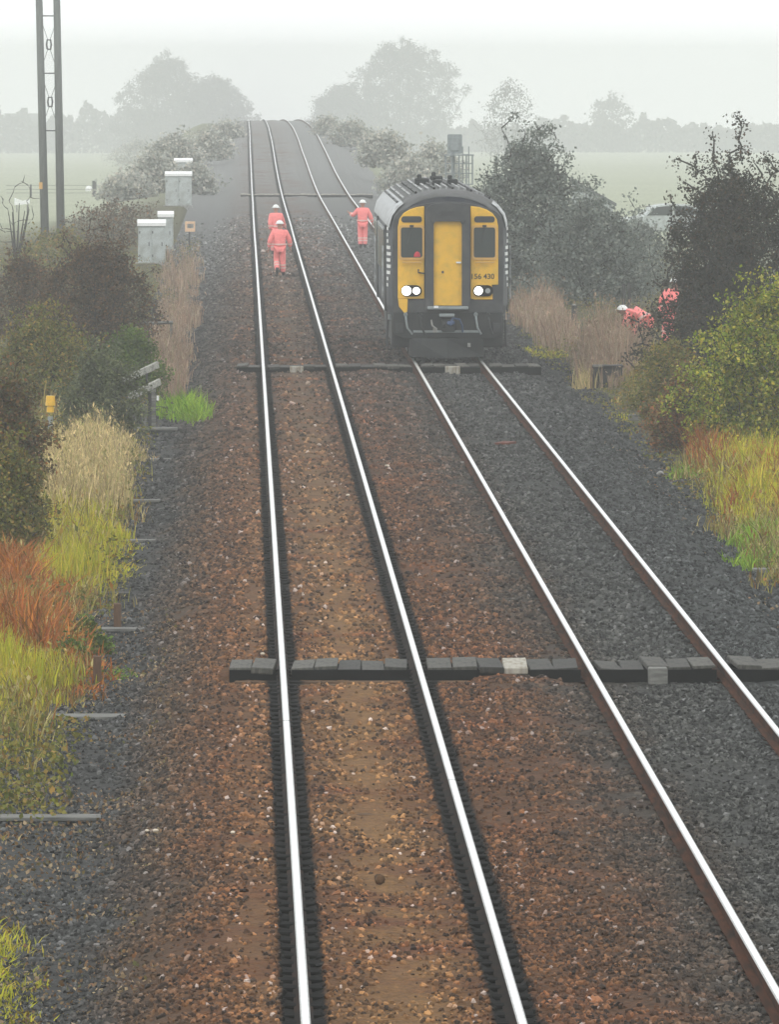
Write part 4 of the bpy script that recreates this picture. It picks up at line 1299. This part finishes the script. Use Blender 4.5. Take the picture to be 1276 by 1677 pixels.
grass('bright_green_grass', 'bright green grass clump beside the broken fence', 'grass', [(668, 268, 330), (688, 275, 345)], 'gr_green', 2200, .36, lean=.7, width=.012)
grass('yellow_green_grass', 'yellow moss and grass between the cess boards', 'grass', [(895, 170, 225), (945, 165, 205)], 'gr_yellow', 1500, .10, lean=.9)
grass('bright_green_grass', 'small green tuft under the brown stake', 'grass', [(1098, 172, 205), (1110, 175, 208)], 'gr_green', 260, .08, lean=.9)
grass('bright_green_grass', 'green weeds at the bottom left corner', 'weeds', [(1530, -60, 10), (1600, -60, 45), (1690, -60, 70)], 'gr_yellow', 1700, .10, lean=.9, width=.008)
for (px, py, top, w, lab) in ((140, 1055, 1010, 44, 'dark green weed left of the taller brown stake'), (118, 1090, 1045, 50, 'dark green weed among the rusty bracken'), (165, 1075, 1040, 36, 'small dark green weed just above the lower brown stake')):
    plant('weed', lab, 'weed', px, py, top, w, 'lf_green', K=20, per=14, leaf=.05, spread=.05, group='green weeds by the brown stakes')
grass('mixed_weeds', 'mixed dead stems and weeds over the left verge', 'weeds', [(680, 20, 150), (760, 0, 185), (840, -40, 190), (920, -40, 165), (1000, -40, 125), (1080, -40, 130), (1170, -50, 95)], 'gr_mix', 9000, .40, lean=.45, width=.010, heads=.4)
grass('mixed_weeds', 'sparse weeds creeping on to the left cess', 'weeds', [(700, 190, 250), (820, 190, 240), (940, 150, 215), (1060, 110, 200), (1200, 20, 120), (1330, -30, 90)], 'gr_mix', 900, .13, lean=.8, width=.009)
# right side
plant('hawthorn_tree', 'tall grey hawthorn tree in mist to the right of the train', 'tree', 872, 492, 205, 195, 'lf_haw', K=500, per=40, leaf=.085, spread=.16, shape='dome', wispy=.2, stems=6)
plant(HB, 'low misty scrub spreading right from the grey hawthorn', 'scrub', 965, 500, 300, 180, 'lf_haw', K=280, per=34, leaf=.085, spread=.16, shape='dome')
plant('hawthorn_tree', 'dark thorn tree with wispy twigs at the right edge', 'tree', 1205, 640, 215, 240, 'lf_dark', K=560, per=48, leaf=.055, spread=.11, wispy=.22, stems=7, depth=.8)
plant(HB, 'dark thorn bush hiding the bent-over worker', 'hawthorn', 1200, 625, 320, 150, 'lf_dark', K=300, per=44, leaf=.055, spread=.10, wispy=.2)
plant(SB, 'large yellow-green bush at the right edge', 'shrub', 1266, 735, 450, 215, 'lf_yellow', K=460, per=46, leaf=.06, spread=.11)
plant(SB, 'grey brown bush in front of the dark thorn bush', 'shrub', 1100, 690, 560, 125, 'lf_olive', K=190, per=34, leaf=.05, spread=.10, twig='twig_pale')
plant(SB, 'rusty brown bush beside the trackside board on the right', 'shrub', 1128, 742, 590, 110, 'lf_bramble', K=200, per=36, leaf=.05, spread=.09)
grass('dry_grass', 'pinkish brown tall grass right of the train', 'grass', [(480, 845, 900), (520, 855, 930), (568, 880, 935)], 'gr_brown', 4200, .68, heads=1.0, width=.014)
grass('dry_grass', 'tall brown grass in front of the bent-over worker', 'grass', [(570, 955, 1050), (600, 950, 1040), (630, 962, 1005)], 'gr_brown', 4200, .85, heads=1.0, width=.013)
grass('yellow_green_grass', 'yellow-green strip of grass beside the ballast right of the train', 'grass', [(572, 872, 935), (586, 885, 948)], 'gr_yellow', 900, .14, lean=.8)
grass('yellow_green_grass', 'yellow tuft beside the dark trackside box', 'grass', [(628, 955, 972), (640, 955, 975)], 'gr_pale', 500, .42)
grass('bracken', 'rusty bracken along the right verge', 'bracken', [(735, 1120, 1190), (790, 1160, 1320), (850, 1200, 1320)], 'gr_rust', 4200, .55, lean=.5, width=.013)
grass('yellow_green_grass', 'yellow-green weeds among the bracken at the right edge', 'grass', [(740, 1150, 1290), (800, 1170, 1320), (860, 1215, 1320)], 'gr_yellow', 3600, .55, lean=.35, width=.013, heads=.5)
grass('bright_green_grass', 'bright green grass clump at the right edge above the board', 'grass', [(875, 1215, 1310), (928, 1215, 1330)], 'gr_green', 2600, .26, lean=.8, width=.012)
grass('bright_green_grass', 'small bright green patch on the right cess', 'grass', [(772, 1095, 1150), (784, 1110, 1160)], 'gr_green', 900, .14, lean=.9)
grass('yellow_green_grass', 'green tuft beside the right-hand board', 'grass', [(680, 1012, 1032), (690, 1012, 1030)], 'gr_yellow', 260, .16)

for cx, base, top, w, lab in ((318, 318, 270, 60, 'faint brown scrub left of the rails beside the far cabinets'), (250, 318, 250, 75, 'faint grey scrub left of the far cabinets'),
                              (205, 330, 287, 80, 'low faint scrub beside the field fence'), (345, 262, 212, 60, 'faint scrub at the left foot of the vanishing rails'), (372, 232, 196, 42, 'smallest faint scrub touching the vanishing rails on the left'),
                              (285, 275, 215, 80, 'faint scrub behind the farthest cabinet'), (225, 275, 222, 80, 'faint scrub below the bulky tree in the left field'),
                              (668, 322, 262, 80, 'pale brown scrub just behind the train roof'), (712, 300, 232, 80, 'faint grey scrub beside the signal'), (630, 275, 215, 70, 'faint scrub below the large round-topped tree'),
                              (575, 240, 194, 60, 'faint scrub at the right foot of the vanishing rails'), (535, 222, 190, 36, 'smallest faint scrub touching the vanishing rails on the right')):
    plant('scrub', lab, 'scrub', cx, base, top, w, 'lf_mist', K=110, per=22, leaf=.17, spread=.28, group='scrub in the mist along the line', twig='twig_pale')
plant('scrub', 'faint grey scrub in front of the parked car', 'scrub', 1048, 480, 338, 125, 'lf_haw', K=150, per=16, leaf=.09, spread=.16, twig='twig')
grass('mixed_weeds', 'mixed dead stems and weeds over the right verge', 'weeds', [(590, 985, 1080), (680, 1050, 1180), (760, 1120, 1290), (850, 1190, 1320), (930, 1230, 1340)], 'gr_mix', 7500, .42, lean=.45, width=.011, heads=.4)
# far trees and hedges in the mist
FT = 'trees fading into the mist'
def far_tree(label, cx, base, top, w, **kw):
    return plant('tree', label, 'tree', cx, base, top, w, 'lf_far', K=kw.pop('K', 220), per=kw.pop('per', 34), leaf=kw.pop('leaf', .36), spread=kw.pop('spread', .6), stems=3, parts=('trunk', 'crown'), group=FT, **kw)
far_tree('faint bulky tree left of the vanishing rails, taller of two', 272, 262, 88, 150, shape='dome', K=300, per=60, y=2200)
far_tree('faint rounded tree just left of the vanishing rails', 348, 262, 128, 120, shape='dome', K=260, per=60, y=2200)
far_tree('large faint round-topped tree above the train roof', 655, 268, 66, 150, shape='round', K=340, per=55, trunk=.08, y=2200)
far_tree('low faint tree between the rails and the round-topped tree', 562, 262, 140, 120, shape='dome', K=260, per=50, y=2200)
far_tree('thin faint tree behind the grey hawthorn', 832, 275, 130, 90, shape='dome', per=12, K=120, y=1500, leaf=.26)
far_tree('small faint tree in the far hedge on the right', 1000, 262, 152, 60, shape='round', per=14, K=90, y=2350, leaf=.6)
def hedge(label, x0, x1, base, top, y=2400.0):
    a, b = at_y(x0, base, y), at_y(x1, base, y)
    a.z, b.z = float(ground(a.x, a.y)), float(ground(b.x, b.y))
    base = VP[1] + (CAM_Z - min(a.z, b.z)) * F_PX / y
    t = empty('hedge', (a + b) / 2, label=label, cat='hedge', group='hedges across the far fields')
    n = 12000
    u = rng.random(n)
    c = np.array(a)[None] * (1 - u[:, None]) + np.array(b)[None] * u[:, None] - np.array((a + b) / 2)[None]
    H = (base - top) / sc(a)
    hh = H * (.92 + .5 * vnoise(u * 26, u * 0 + top) + .25 * vnoise(u * 90, u * 0 + 5.5))
    c[:, 2] = ground(c[:, 0] + (a.x + b.x) / 2, c[:, 1] + y) - (a.z + b.z) / 2
    hh = np.maximum(hh + (a.z + b.z) / 2 + min(a.z, b.z) * 0 - (c[:, 2] + (a.z + b.z) / 2), .8)
    C = c + np.stack([rng.normal(size=n) * .2, rng.normal(size=n) * .7, rng.random(n) ** .8 * hh], 1)
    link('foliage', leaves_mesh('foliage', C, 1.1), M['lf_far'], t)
    k = 60
    u = rng.random(k)
    P0 = np.array(a)[None] * (1 - u[:, None]) + np.array(b)[None] * u[:, None] - np.array((a + b) / 2)[None]
    P1 = P0 + np.stack([rng.normal(size=k) * .4, rng.normal(size=k) * .3, np.full(k, H * .85)], 1)
    V, Q = segs(P0, P1, np.full(k, .05), np.full(k, .02))
    link('stems', np_mesh('stems', V, Q), M['twig'], t)
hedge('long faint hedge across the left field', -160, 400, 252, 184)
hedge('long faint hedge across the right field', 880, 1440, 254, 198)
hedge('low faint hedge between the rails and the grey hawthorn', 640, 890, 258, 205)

# ------------------------------------------------------------------ trackside things
# twin pole
def twin_pole():
    base = at_ground(82, 392)
    y = base.y; s = F_PX / y
    t = empty('twin_pole', base, label='tall twin wooden pole joined by cross rods at the left edge', cat='pole')
    Z = lambda py: at_y(0, py, y).z - base.z
    X = lambda px: at_y(px, 100, y).x - base.x
    HT = 11.6
    for b, tp in ((73, 63.5), (99, 92.5)):
        mb = MB()
        xb, xt = X(b), X(tp) + (X(tp) - X(b)) * (HT / Z(0) - 1)
        mb.tube([(xb, 0, -.4), (xb + (xt - xb) * .5, 0, HT / 2), (xt, 0, HT)], [.175, .155, .135], 14)
        mb.build('pole', M['pole'], t, smooth=True)
    cx_ = lambda z: X(86) + (X(78) - X(86)) * z / Z(0)
    for py in (26, 120, 214):
        z = Z(py); c = cx_(z)
        mb = MB(); mb.tube([(c - .42, 0, z), (c + .42, 0, z)], .025, 6); mb.tube([(c - .46, 0, z), (c - .42, 0, z)], .05, 6); mb.tube([(c + .42, 0, z), (c + .46, 0, z)], .05, 6)
        mb.build('cross_rod', M['iron'], t)
    for py in (73, 167):
        z = Z(py); c = cx_(z); r, h = .095, .19
        mb = MB()
        pts = [(c - r * .7, 0, z - h), (c - r, 0, z), (c - r * .7, 0, z + h), (c + r * .7, 0, z + h), (c + r, 0, z), (c + r * .7, 0, z - h), (c - r * .7, 0, z - h)]
        mb.tube(pts, .035, 6); mb.build('wire_loop', M['iron'], t)
        mb = MB()
        for sg in (-1, 1):
            for q in (-1, 1):
                mb.tube([(c + sg * r * .5, 0, z + q * h), (c + sg * .30, 0, z + q * .95)], .010, 4)
        mb.build('stay_wire', M['iron'], t)
    z = Z(304); mb = MB(); mb.box((X(66), -.19, z), (.14, .03, .28)); mb.build('yellow_tag', M['yellow_trim'], t)
twin_pole()

# location cabinets
def cabinet(cx, base, top, w, label, doors):
    p = at_ground(cx, base); s = sc(p)
    H, W, D = (base - top) / s, w / s, .5
    t = empty('equipment_cabinet', p, label=label, cat='cabinet', group='white-topped trackside cabinets')
    MB().box((0, 0, (H - .10) / 2), (W - .05, D, H - .10)).build('cabinet_body', M['cabinet'], t, bevel=.01)
    MB().add([(-W / 2, -D * .62, H - .13), (W / 2, -D * .62, H - .13), (W / 2, D * .62, H - .05), (-W / 2, D * .62, H - .05), (-W / 2, -D * .62, H - .01), (W / 2, -D * .62, H - .01), (W / 2, D * .62, H + .10), (-W / 2, D * .62, H + .10)],
           [(0, 3, 2, 1), (4, 5, 6, 7), (0, 1, 5, 4), (2, 3, 7, 6), (0, 4, 7, 3), (1, 2, 6, 5)]).build('cabinet_lid', M['white'], t)
    for k in range(doors):
        dw = (W - .1) / doors
        x = -W / 2 + .05 + (k + .5) * dw
        d = MB().box((0, 0, 0), (dw - .03, .02, H - .35)).build('cabinet_door', M['cabinet'], t, (x, -D / 2 - .012, H / 2 - .03), bevel=.005)
        MB().box((dw * .3, -.025, 0), (.03, .03, .14)).build('handle', M['iron'], d)
        for q in (-1, 1):
            MB().box((-dw * .42, -.016, q * (H * .28)), (.04, .02, .08)).build('hinge', M['iron'], d)
    MB().box((0, 0, -.1), (W + .15, D + .2, .3)).build('plinth', M['concrete'], t)
cabinet(248, 432, 364, 47, 'nearest white-topped grey cabinet, wide, behind the hawthorn', 2)
cabinet(271, 410, 350, 27, 'narrow white-topped cabinet behind the nearest wide one', 1)
cabinet(292, 338, 284, 45, 'wide white-topped cabinet farther off in the mist', 2)
cabinet(300, 312, 262, 31, 'farthest white-topped cabinet, faint in the mist', 1)
p = at_ground(290, 336)
# small sign
p = at_ground(311, 405); s = sc(p)
t = empty('sign', p, label='small square orange-edged sign on a short post beside the track', cat='sign')
zc = (405 - 371) / s
mb = MB(); mb.tube([(-.03, 0, -.1), (-.03, 0, zc)], .035, 8); mb.build('post', M['iron'], t)
MB().box((0, -.05, zc), (16.5 / s, .02, 17.0 / s)).build('plate', M['sign'], t, bevel=.004)
MB().box((.01, -.064, zc + .02), (10 / s, .006, 7 / s)).build('faded_print', M['gr_pale'] if False else M['concrete'], t)

# signal post beyond the train
def signal():
    p = at_ground(752, 425); s = sc(p)
    t = empty('signal_post', p, label='colour light signal seen from behind with its caged ladder above the train roof', cat='signal')
    Z = lambda py: (at_y(0, py, p.y).z - p.z); X = lambda px: (px - 752) / s
    mb = MB(); mb.tube([(X(742), 0, -.2), (X(742), 0, Z(252))], .075, 10); mb.build('post', M['galv'], t)
    hd = MB().prism(rrect(X(733), X(757), Z(252), Z(220), .05), -.12, .12).build('signal_head', M['galv'], t)
    for py in (228, 243):
        mb = MB(); mb.tube([(X(745), .10, Z(py)), (X(745), .34, Z(py))], [.12, .13], 12); mb.build('lamp_hood', M['iron'], hd)
    MB().box((X(745), -.15, Z(236)), (14 / s, .05, 22 / s)).build('back_panel', M['galv'], hd, bevel=.01)
    MB().box((X(752), 0, Z(254)), (48 / s, .8, .05)).build('platform', M['galv'], t)
    cg = []
    for x in (730, 740, 752, 764, 774):
        mb = MB()
        for y in (-.38, .38): mb.tube([(X(x), y, Z(254)), (X(x), y, Z(302))], .022, 5)
        mb.build('cage_bar', M['galv'], t)
    for py in (268, 284, 302):
        mb = MB()
        for y in (-.38, .38): mb.tube([(X(730), y, Z(py)), (X(774), y, Z(py))], .018, 5)
        for x in (730, 774): mb.tube([(X(x), -.38, Z(py)), (X(x), .38, Z(py))], .018, 5)
        mb.build('cage_hoop', M['galv'], t)
    mb = MB()
    for x in (758, 768): mb.tube([(X(x), 0, -.2), (X(x), 0, Z(240))], .022, 5)
    for k in range(14): mb.tube([(X(758), 0, .2 + .28 * k), (X(768), 0, .2 + .28 * k)], .014, 5)
    mb.build('ladder', M['galv'], t)
signal()

# boards laid across the cess
CB = 'boards laid across the cess'
def board(cx, py, w, label, h=.04, d=.34, mat='greywood', rot=0.0, name='cess_board', tilt=0.0, z=.05):
    p = at_ground(cx, py); s = sc(p)
    o = MB().box((0, 0, 0), (w / s, d, h)).build(name, M[mat], None, (p.x, p.y, p.z + h / 2 + z - .03), bevel=.008, label=label, cat='board', group=CB)
    o.rotation_euler = (random.uniform(-.01, .03), tilt, rot)
    return o
board(70, 1346, 190, 'lowest clear grey board on the left cess, half under dead leaves', rot=.02)
board(132, 1180, 145, 'long grey board with a dark shadowed edge above the yellow tuft', d=.45)
board(180, 1036, 118, 'grey board behind the taller brown stake')
board(186, 977, 52, 'short dark board just above the taller brown stake', mat='darkwood')
board(210, 890, 90, 'pale thin board at the edge of the yellow-green grass', d=.25)
board(223, 824, 78, 'pale thin board beside the tall dry grass', d=.25)
board(262, 756, 36, 'short grey board just below the broken fence', d=.4)
board(25, 1440, 70, 'half-buried grey board at the left edge above the green weeds', z=-.01, d=.25)
board(1049, 690, 37, 'short pale-topped board on the right cess', h=.12, d=.4)
board(1265, 940, 70, 'grey board at the right edge under the bright green grass', h=.06)
# platform of the broken fence
def broken_fence():
    p = at_ground(250, 712); s = sc(p)
    X = lambda px: (px - 250) / s; Z = lambda py: (712 - py) / s
    t = empty('broken_fence', p, label='broken grey wooden fence with two slanting rails on a dark platform', cat='fence')
    MB().box((X(251), .25, Z(703)), (78 / s, .5, .05)).build('platform_board', M['greywood'], t, bevel=.01)
    MB().box((X(262), .05, Z(712)), (50 / s, .12, 14 / s)).build('platform_front', M['darkwood'], t)
    for (x0, y0, x1, y1) in ((203, 621, 259, 596), (212, 648, 262, 624)):
        a, b = Vector((X(x0), -1.0, Z(y0))), Vector((X(x1), -.30, Z(y1)))
        q = (b - a).to_track_quat('X', 'Z').to_matrix()
        MB().box((a + b) / 2, ((b - a).length, .06, .135), q).build('rail', M['palewood'], t, bevel=.012)
    mb = MB(); mb.tube([(X(186), .2, Z(643)), (X(207), .15, Z(640))], .04, 8); mb.build('rail', M['greywood'], t)
    for (x, y0, y1, w, m) in ((245, 698, 641, 6, 'darkwood'), (251, 698, 632, 8, 'greywood'), (211, 698, 667, 4, 'greywood'), (240, 600, 640, 4, 'darkwood')):
        MB().box((X(x), .18, (Z(y0) + Z(y1)) / 2), (w / s, .09, abs(y0 - y1) / s)).build('post', M[m], t, bevel=.008)
    for k in range(3):
        MB().box((X(218 + 9 * k), .22, Z(683)), (8.4 / s, .03, 29 / s + .01 * k)).build('slat', M['darkwood'] if k == 1 else M['greywood'], t)
    MB().box((X(258), .05, Z(652)), (4 / s, .03, 8 / s)).build('white_tag', M['white'], t)
broken_fence()
# low rail frame
p = at_ground(255, 578); s = sc(p)
t = empty('rail_frame', p, label='low pale rail on two legs in the brown grass', cat='rail')
mb = MB(); mb.tube([(-27 / s, 0, 48 / s), (28 / s, 0, 50 / s)], .04, 8); mb.build('bar', M['greywood'], t)
for dx in (-24, 25):
    mb = MB(); mb.tube([(dx / s, 0, -.1), (dx / s, 0, 49 / s)], .03, 6); mb.build('leg', M['greywood'], t)
# stakes
for (cx, py, top, w, lab) in ((192, 1034, 988, 13, 'taller brown stake standing on the left cess'), (159, 1122, 1074, 14, 'brown stake in the low bracken, lower of two')):
    p = at_ground(cx, py); s = sc(p)
    H = (py - top) / s
    mb = MB(); w_ = w / s / 2
    mb.add([(-w_, -.03, -.1), (w_, -.03, -.1), (w_, .03, -.1), (-w_, .03, -.1), (-w_ * .95, -.03, H), (w_ * .9, -.025, H * .97), (w_ * .9, .03, H), (-w_, .03, H * 1.02)], [(0, 1, 5, 4), (1, 2, 6, 5), (2, 3, 7, 6), (3, 0, 4, 7), (4, 5, 6, 7), (3, 2, 1, 0)])
    mb.build('stake', M['stake'], None, p, bevel=.006, label=lab, cat='stake', group='brown stakes')
# yellow marker on its post, white marker
p = at_ground(82, 722); s = sc(p)
t = empty('marker_post', p, label='yellow marker on a grey post among the brambles', cat='marker')
mb = MB(); mb.tube([(0, 0, -.1), (0, 0, 40 / s)], .05, 8); mb.build('post', M['galv'], t)
mb = MB(); mb.tube([(0, -.02, 47 / s), (0, -.02, 56 / s)], .07, 10); mb.tube([(0, -.02, 58 / s), (0, -.02, 74 / s)], [.095, .085], 10); mb.tube([(0, -.02, 56 / s), (0, -.02, 58 / s)], .05, 8)
mb.build('yellow_head', M['yellow'], t)
p = at_ground(6, 800); s = sc(p)
t = empty('white_marker', p, label='small white marker poking out of the brambles at the left edge', cat='marker')
mb = MB(); mb.tube([(0, -.5, -.1), (0, -.5, 108 / s)], .015, 6); mb.build('post', M['iron'], t)
mb = MB(); mb.add([(-.05, -.52, 122 / s), (.03, -.52, 118 / s), (.07, -.52, 106 / s), (-.01, -.52, 108 / s), (-.05, -.50, 122 / s), (.03, -.50, 118 / s), (.07, -.50, 106 / s), (-.01, -.50, 108 / s)], [(0, 1, 2, 3), (7, 6, 5, 4), (0, 4, 5, 1), (1, 5, 6, 2), (2, 6, 7, 3), (3, 7, 4, 0)])
mb.build('plate', M['white'], t)
# dark trackside box on the right
p = at_ground(996, 636); s = sc(p)
t = empty('trackside_box', p, label='dark timber trackside box with a pale corner on the right verge', cat='box')
MB().box((0, .3, 17 / s), (48 / s, .6, 34 / s)).build('box_body', M['darkwood'], t, bevel=.012)
MB().box((0, .28, 36 / s), (52 / s, .7, .05)).build('box_lid', M['darkwood'], t, bevel=.008)
MB().box((-17 / s, -.06, 37 / s), (16 / s, .12, .06)).build('pale_corner', M['concrete'], t, bevel=.01)
# dark posts
for (cx, py, top, w, cap, lab) in ((941, 545, 500, 9, True, 'dark post with a pale cap in the brown grass right of the train'), (1022, 530, 466, 6, False, 'dark slanting post left of the bent-over worker'), (1031, 530, 464, 6, False, 'upright dark post close to the bent-over worker')):
    p = at_ground(cx, py + 12); s = sc(p)
    t = empty('post', p, label=lab, cat='post')
    mb = MB(); mb.tube([(0, 0, -.1), (.0 if not cap else 0, 0, (py + 12 - top) / s)], w / s / 2, 8); mb.build('shaft', M['darkwood'], t)
    if cap: mb = MB(); mb.dome((0, 0, (py + 10 - top) / s), .07, .07, .06, 8, 3); mb.build('pale_cap', M['concrete'], t)
    else: mb = MB(); mb.box((0, 0, (py + 12 - top) / s), (.07, .07, .05)); mb.build('top_cap', M['iron'], t)
# rusty plate between the rails
p = at_z(826, 729, -.14); s = sc(p)
o = MB().add([(-.20, -.12, 0), (.05, -.16, 0), (.22, .10, .01), (-.02, .16, .02), (-.20, -.12, .03), (.05, -.16, .03), (.22, .10, .05), (-.02, .16, .05)], [(3, 2, 1, 0), (4, 5, 6, 7), (0, 1, 5, 4), (1, 2, 6, 5), (2, 3, 7, 6), (3, 0, 4, 7)]).build('metal_plate', surf('rusty_plate', (.12, .035, .022), rough=.85, var=.3), None, (p.x, p.y, -.125), label='bent rusty red plate lying between the right-hand rails', cat='metal plate')
# pale stones
for (px, py, r, lab) in ((240, 1362, .018, 'small pale stone on the dark cess, left of two close together'), (254, 1362, .022, 'pale stone on the dark cess, right of two close together'), (381, 1365, .020, 'pale stone beside the sleeper ends left of the shiny rail'),
                         (430, 1072, .024, 'white stone just behind the left end of the nearest crossing'), (435, 1410, .017, 'tiny pale stone close to the left rail'), (1082, 777, .06, 'flat pale stone on the dark right-hand cess'),
                         (570, 812, .03, 'pale stone in the middle of the left-hand track'), (634, 764, .035, 'pale stone between the two tracks')):
    p = at_z(px, py, -.11)
    mb = MB()
    bm = bmesh.new(); bmesh.ops.create_icosphere(bm, subdivisions=2, radius=r)
    for v in bm.verts: v.co = v.co * (1 + .5 * float(vnoise(v.co.x * 40 + px, v.co.y * 40 + v.co.z * 37)));
    for v in bm.verts: v.co.x *= 1.2; v.co.z *= .75
    me = bpy.data.meshes.new('pale_stone'); bm.to_mesh(me); bm.free()
    link('pale_stone', me, M['pale_stone'] if py != 777 else M['concrete'], None, (p.x, p.y, -.10), label=lab, cat='stone', group='pale stones on the ballast')
p = at_z(621, 1445, -.10)
bm = bmesh.new(); bmesh.ops.create_icosphere(bm, subdivisions=2, radius=.048)
for v in bm.verts: v.co = v.co * (1 + .6 * float(vnoise(v.co.x * 25 + 3, v.co.y * 25 + v.co.z * 21)))
me = bpy.data.meshes.new('stone'); bm.to_mesh(me); bm.free()
link('loose_stone', me, M['sleeper'], None, (p.x, p.y, -.075), label='single dark stone on the dusty strip between the left-hand rails', cat='stone')

# field fence, car and shed in the mist
p0 = at_ground(140, 322)
t = empty('field_fence', p0, label='faint post and wire fence across the left field', cat='fence')
s = sc(p0)
for k, dx in enumerate((14, 42, 70, 100, -40, -90)):
    mb = MB(); h = 26 if k == 0 else 20; mb.box((dx / s, 0, h / s / 2), ((7 if k == 0 else 3) / s, .12, h / s)); mb.build('post', M['darkwood'], t)
for h in (6, 12, 18):
    mb = MB(); mb.tube([(-130 / s, 0, h / s), (120 / s, 0, h / s)], .012, 4); mb.build('wire', M['iron'], t)
def lump(px, py, w, h, label):
    p = at_ground(px, py); s = sc(p)
    mb = MB(); mb.dome((0, 0, h / s * .3), w / s / 2, .25, h / s * .7, 12, 5, -.5)
    mb.build('white_sack', M['white'], None, (p.x, p.y, p.z), smooth=True, label=label, cat='sack')
lump(145, 313, 12, 9, 'small white sack beside the thick fence post in the left field')
p = at_ground(36, 348); s = sc(p)
t = empty('water_trough', p, label='white water trough on legs seen through the bare shrub', cat='trough')
MB().prism([(-13 / s, 12 / s), (12 / s, 14 / s), (12 / s, 22 / s), (0, 19 / s), (-13 / s, 24 / s)], -.25, .25).build('basin', M['white'], t, bevel=.01)
for dx in (-9, 8):
    MB().box((dx / s, 0, 6 / s), (.06, .4, 13 / s)).build('leg', M['concrete'], t)
def car():
    p = at_ground(1098, 392); s = sc(p)
    t = empty('parked_car', p, rz=math.radians(75), label='pale parked car half hidden by the dark thorn bush', cat='car')
    # side outline in x (length), z
    out = [(-2.0, .30), (-2.05, .62), (-1.95, .86), (-1.25, .95), (-.75, 1.36), (-.2, 1.45), (.7, 1.42), (1.45, 1.02), (1.95, .92), (2.0, .35)]
    t.rotation_euler = (0, 0, math.radians(8))
    MB().prism(out, -.82, .82).build('body', M['cabinet'], t, bevel=.06)
    for s_ in (-1, 1):
        MB().prism([(-1.10, .98), (-.70, 1.32), (-.05, 1.37), (-.05, .98)], s_ * .815 - .012, s_ * .815 + .012).build('side_window', M['glass'], t)
        MB().prism([(.03, .98), (.03, 1.37), (.65, 1.34), (1.2, 1.02)], s_ * .815 - .012, s_ * .815 + .012).build('side_window', M['glass'], t)
        for x in (-1.3, 1.3):
            mb = MB(); mb.tube([(x, s_ * .70, .32), (x, s_ * .86, .32)], .32, 18); w = mb.build('wheel', M['boot'], t)
            mb = MB(); mb.tube([(x, s_ * .85, .32), (x, s_ * .875, .32)], .19, 12); mb.build('rim', M['galv'], w)
car()
def shed():
    p = at_ground(972, 398); s = sc(p)
    t = empty('shed', p, label='small shed with a sloping roof behind the grey hawthorn', cat='shed')
    W, H = 64 / s, 70 / s
    MB().prism([(-W / 2, 0), (W / 2, 0), (W / 2, H * .9), (-W / 2 + .1, H * 1.42), (-W / 2, H * 1.42)], 0, 2.4).build('wall', M['cabinet'], t)
    MB().prism([(-W / 2 - .05, H * 1.50), (W / 2 + .15, H * .93), (W / 2 + .15, H * .86), (-W / 2 - .05, H * 1.42)], -.15, 2.6).build('roof', M['pole'], t)
    MB().box((.1, -.02, H * .38), (.7, .04, H * .76)).build('door', M['galv'], t)
    MB().box((W / 2 + .05, -.1, H * .84), (.1, .1, .1)).build('white_lamp', M['white'], t)
shed()
# farmhouse behind the left hedge, its chimney above
p = at_y(38, 238, 2450.0); p.z = float(ground(p.x, p.y)); s = sc(p)
t = empty('farmhouse', p + Vector((0, 6, -.2)), label='far farmhouse behind the left hedge with only its chimney showing', cat='house')
zt = at_y(38, 186, p.y).z - p.z + .2
MB().box((0, 2.5, zt * .35), (9, 5, zt * .7)).build('wall', M['cabinet'], t)
MB().add([(-4.7, -.2, zt * .7), (4.7, -.2, zt * .7), (4.7, 5.2, zt * .7), (-4.7, 5.2, zt * .7), (-4.7, 2.5, zt), (4.7, 2.5, zt)], [(0, 1, 5, 4), (2, 3, 4, 5), (0, 4, 3), (1, 2, 5), (3, 2, 1, 0)]).build('roof', M['pole'], t)
MB().box((0, 2.5, zt + .15), (1.6, 1.2, 2.4)).build('chimney', M['pole'], t)
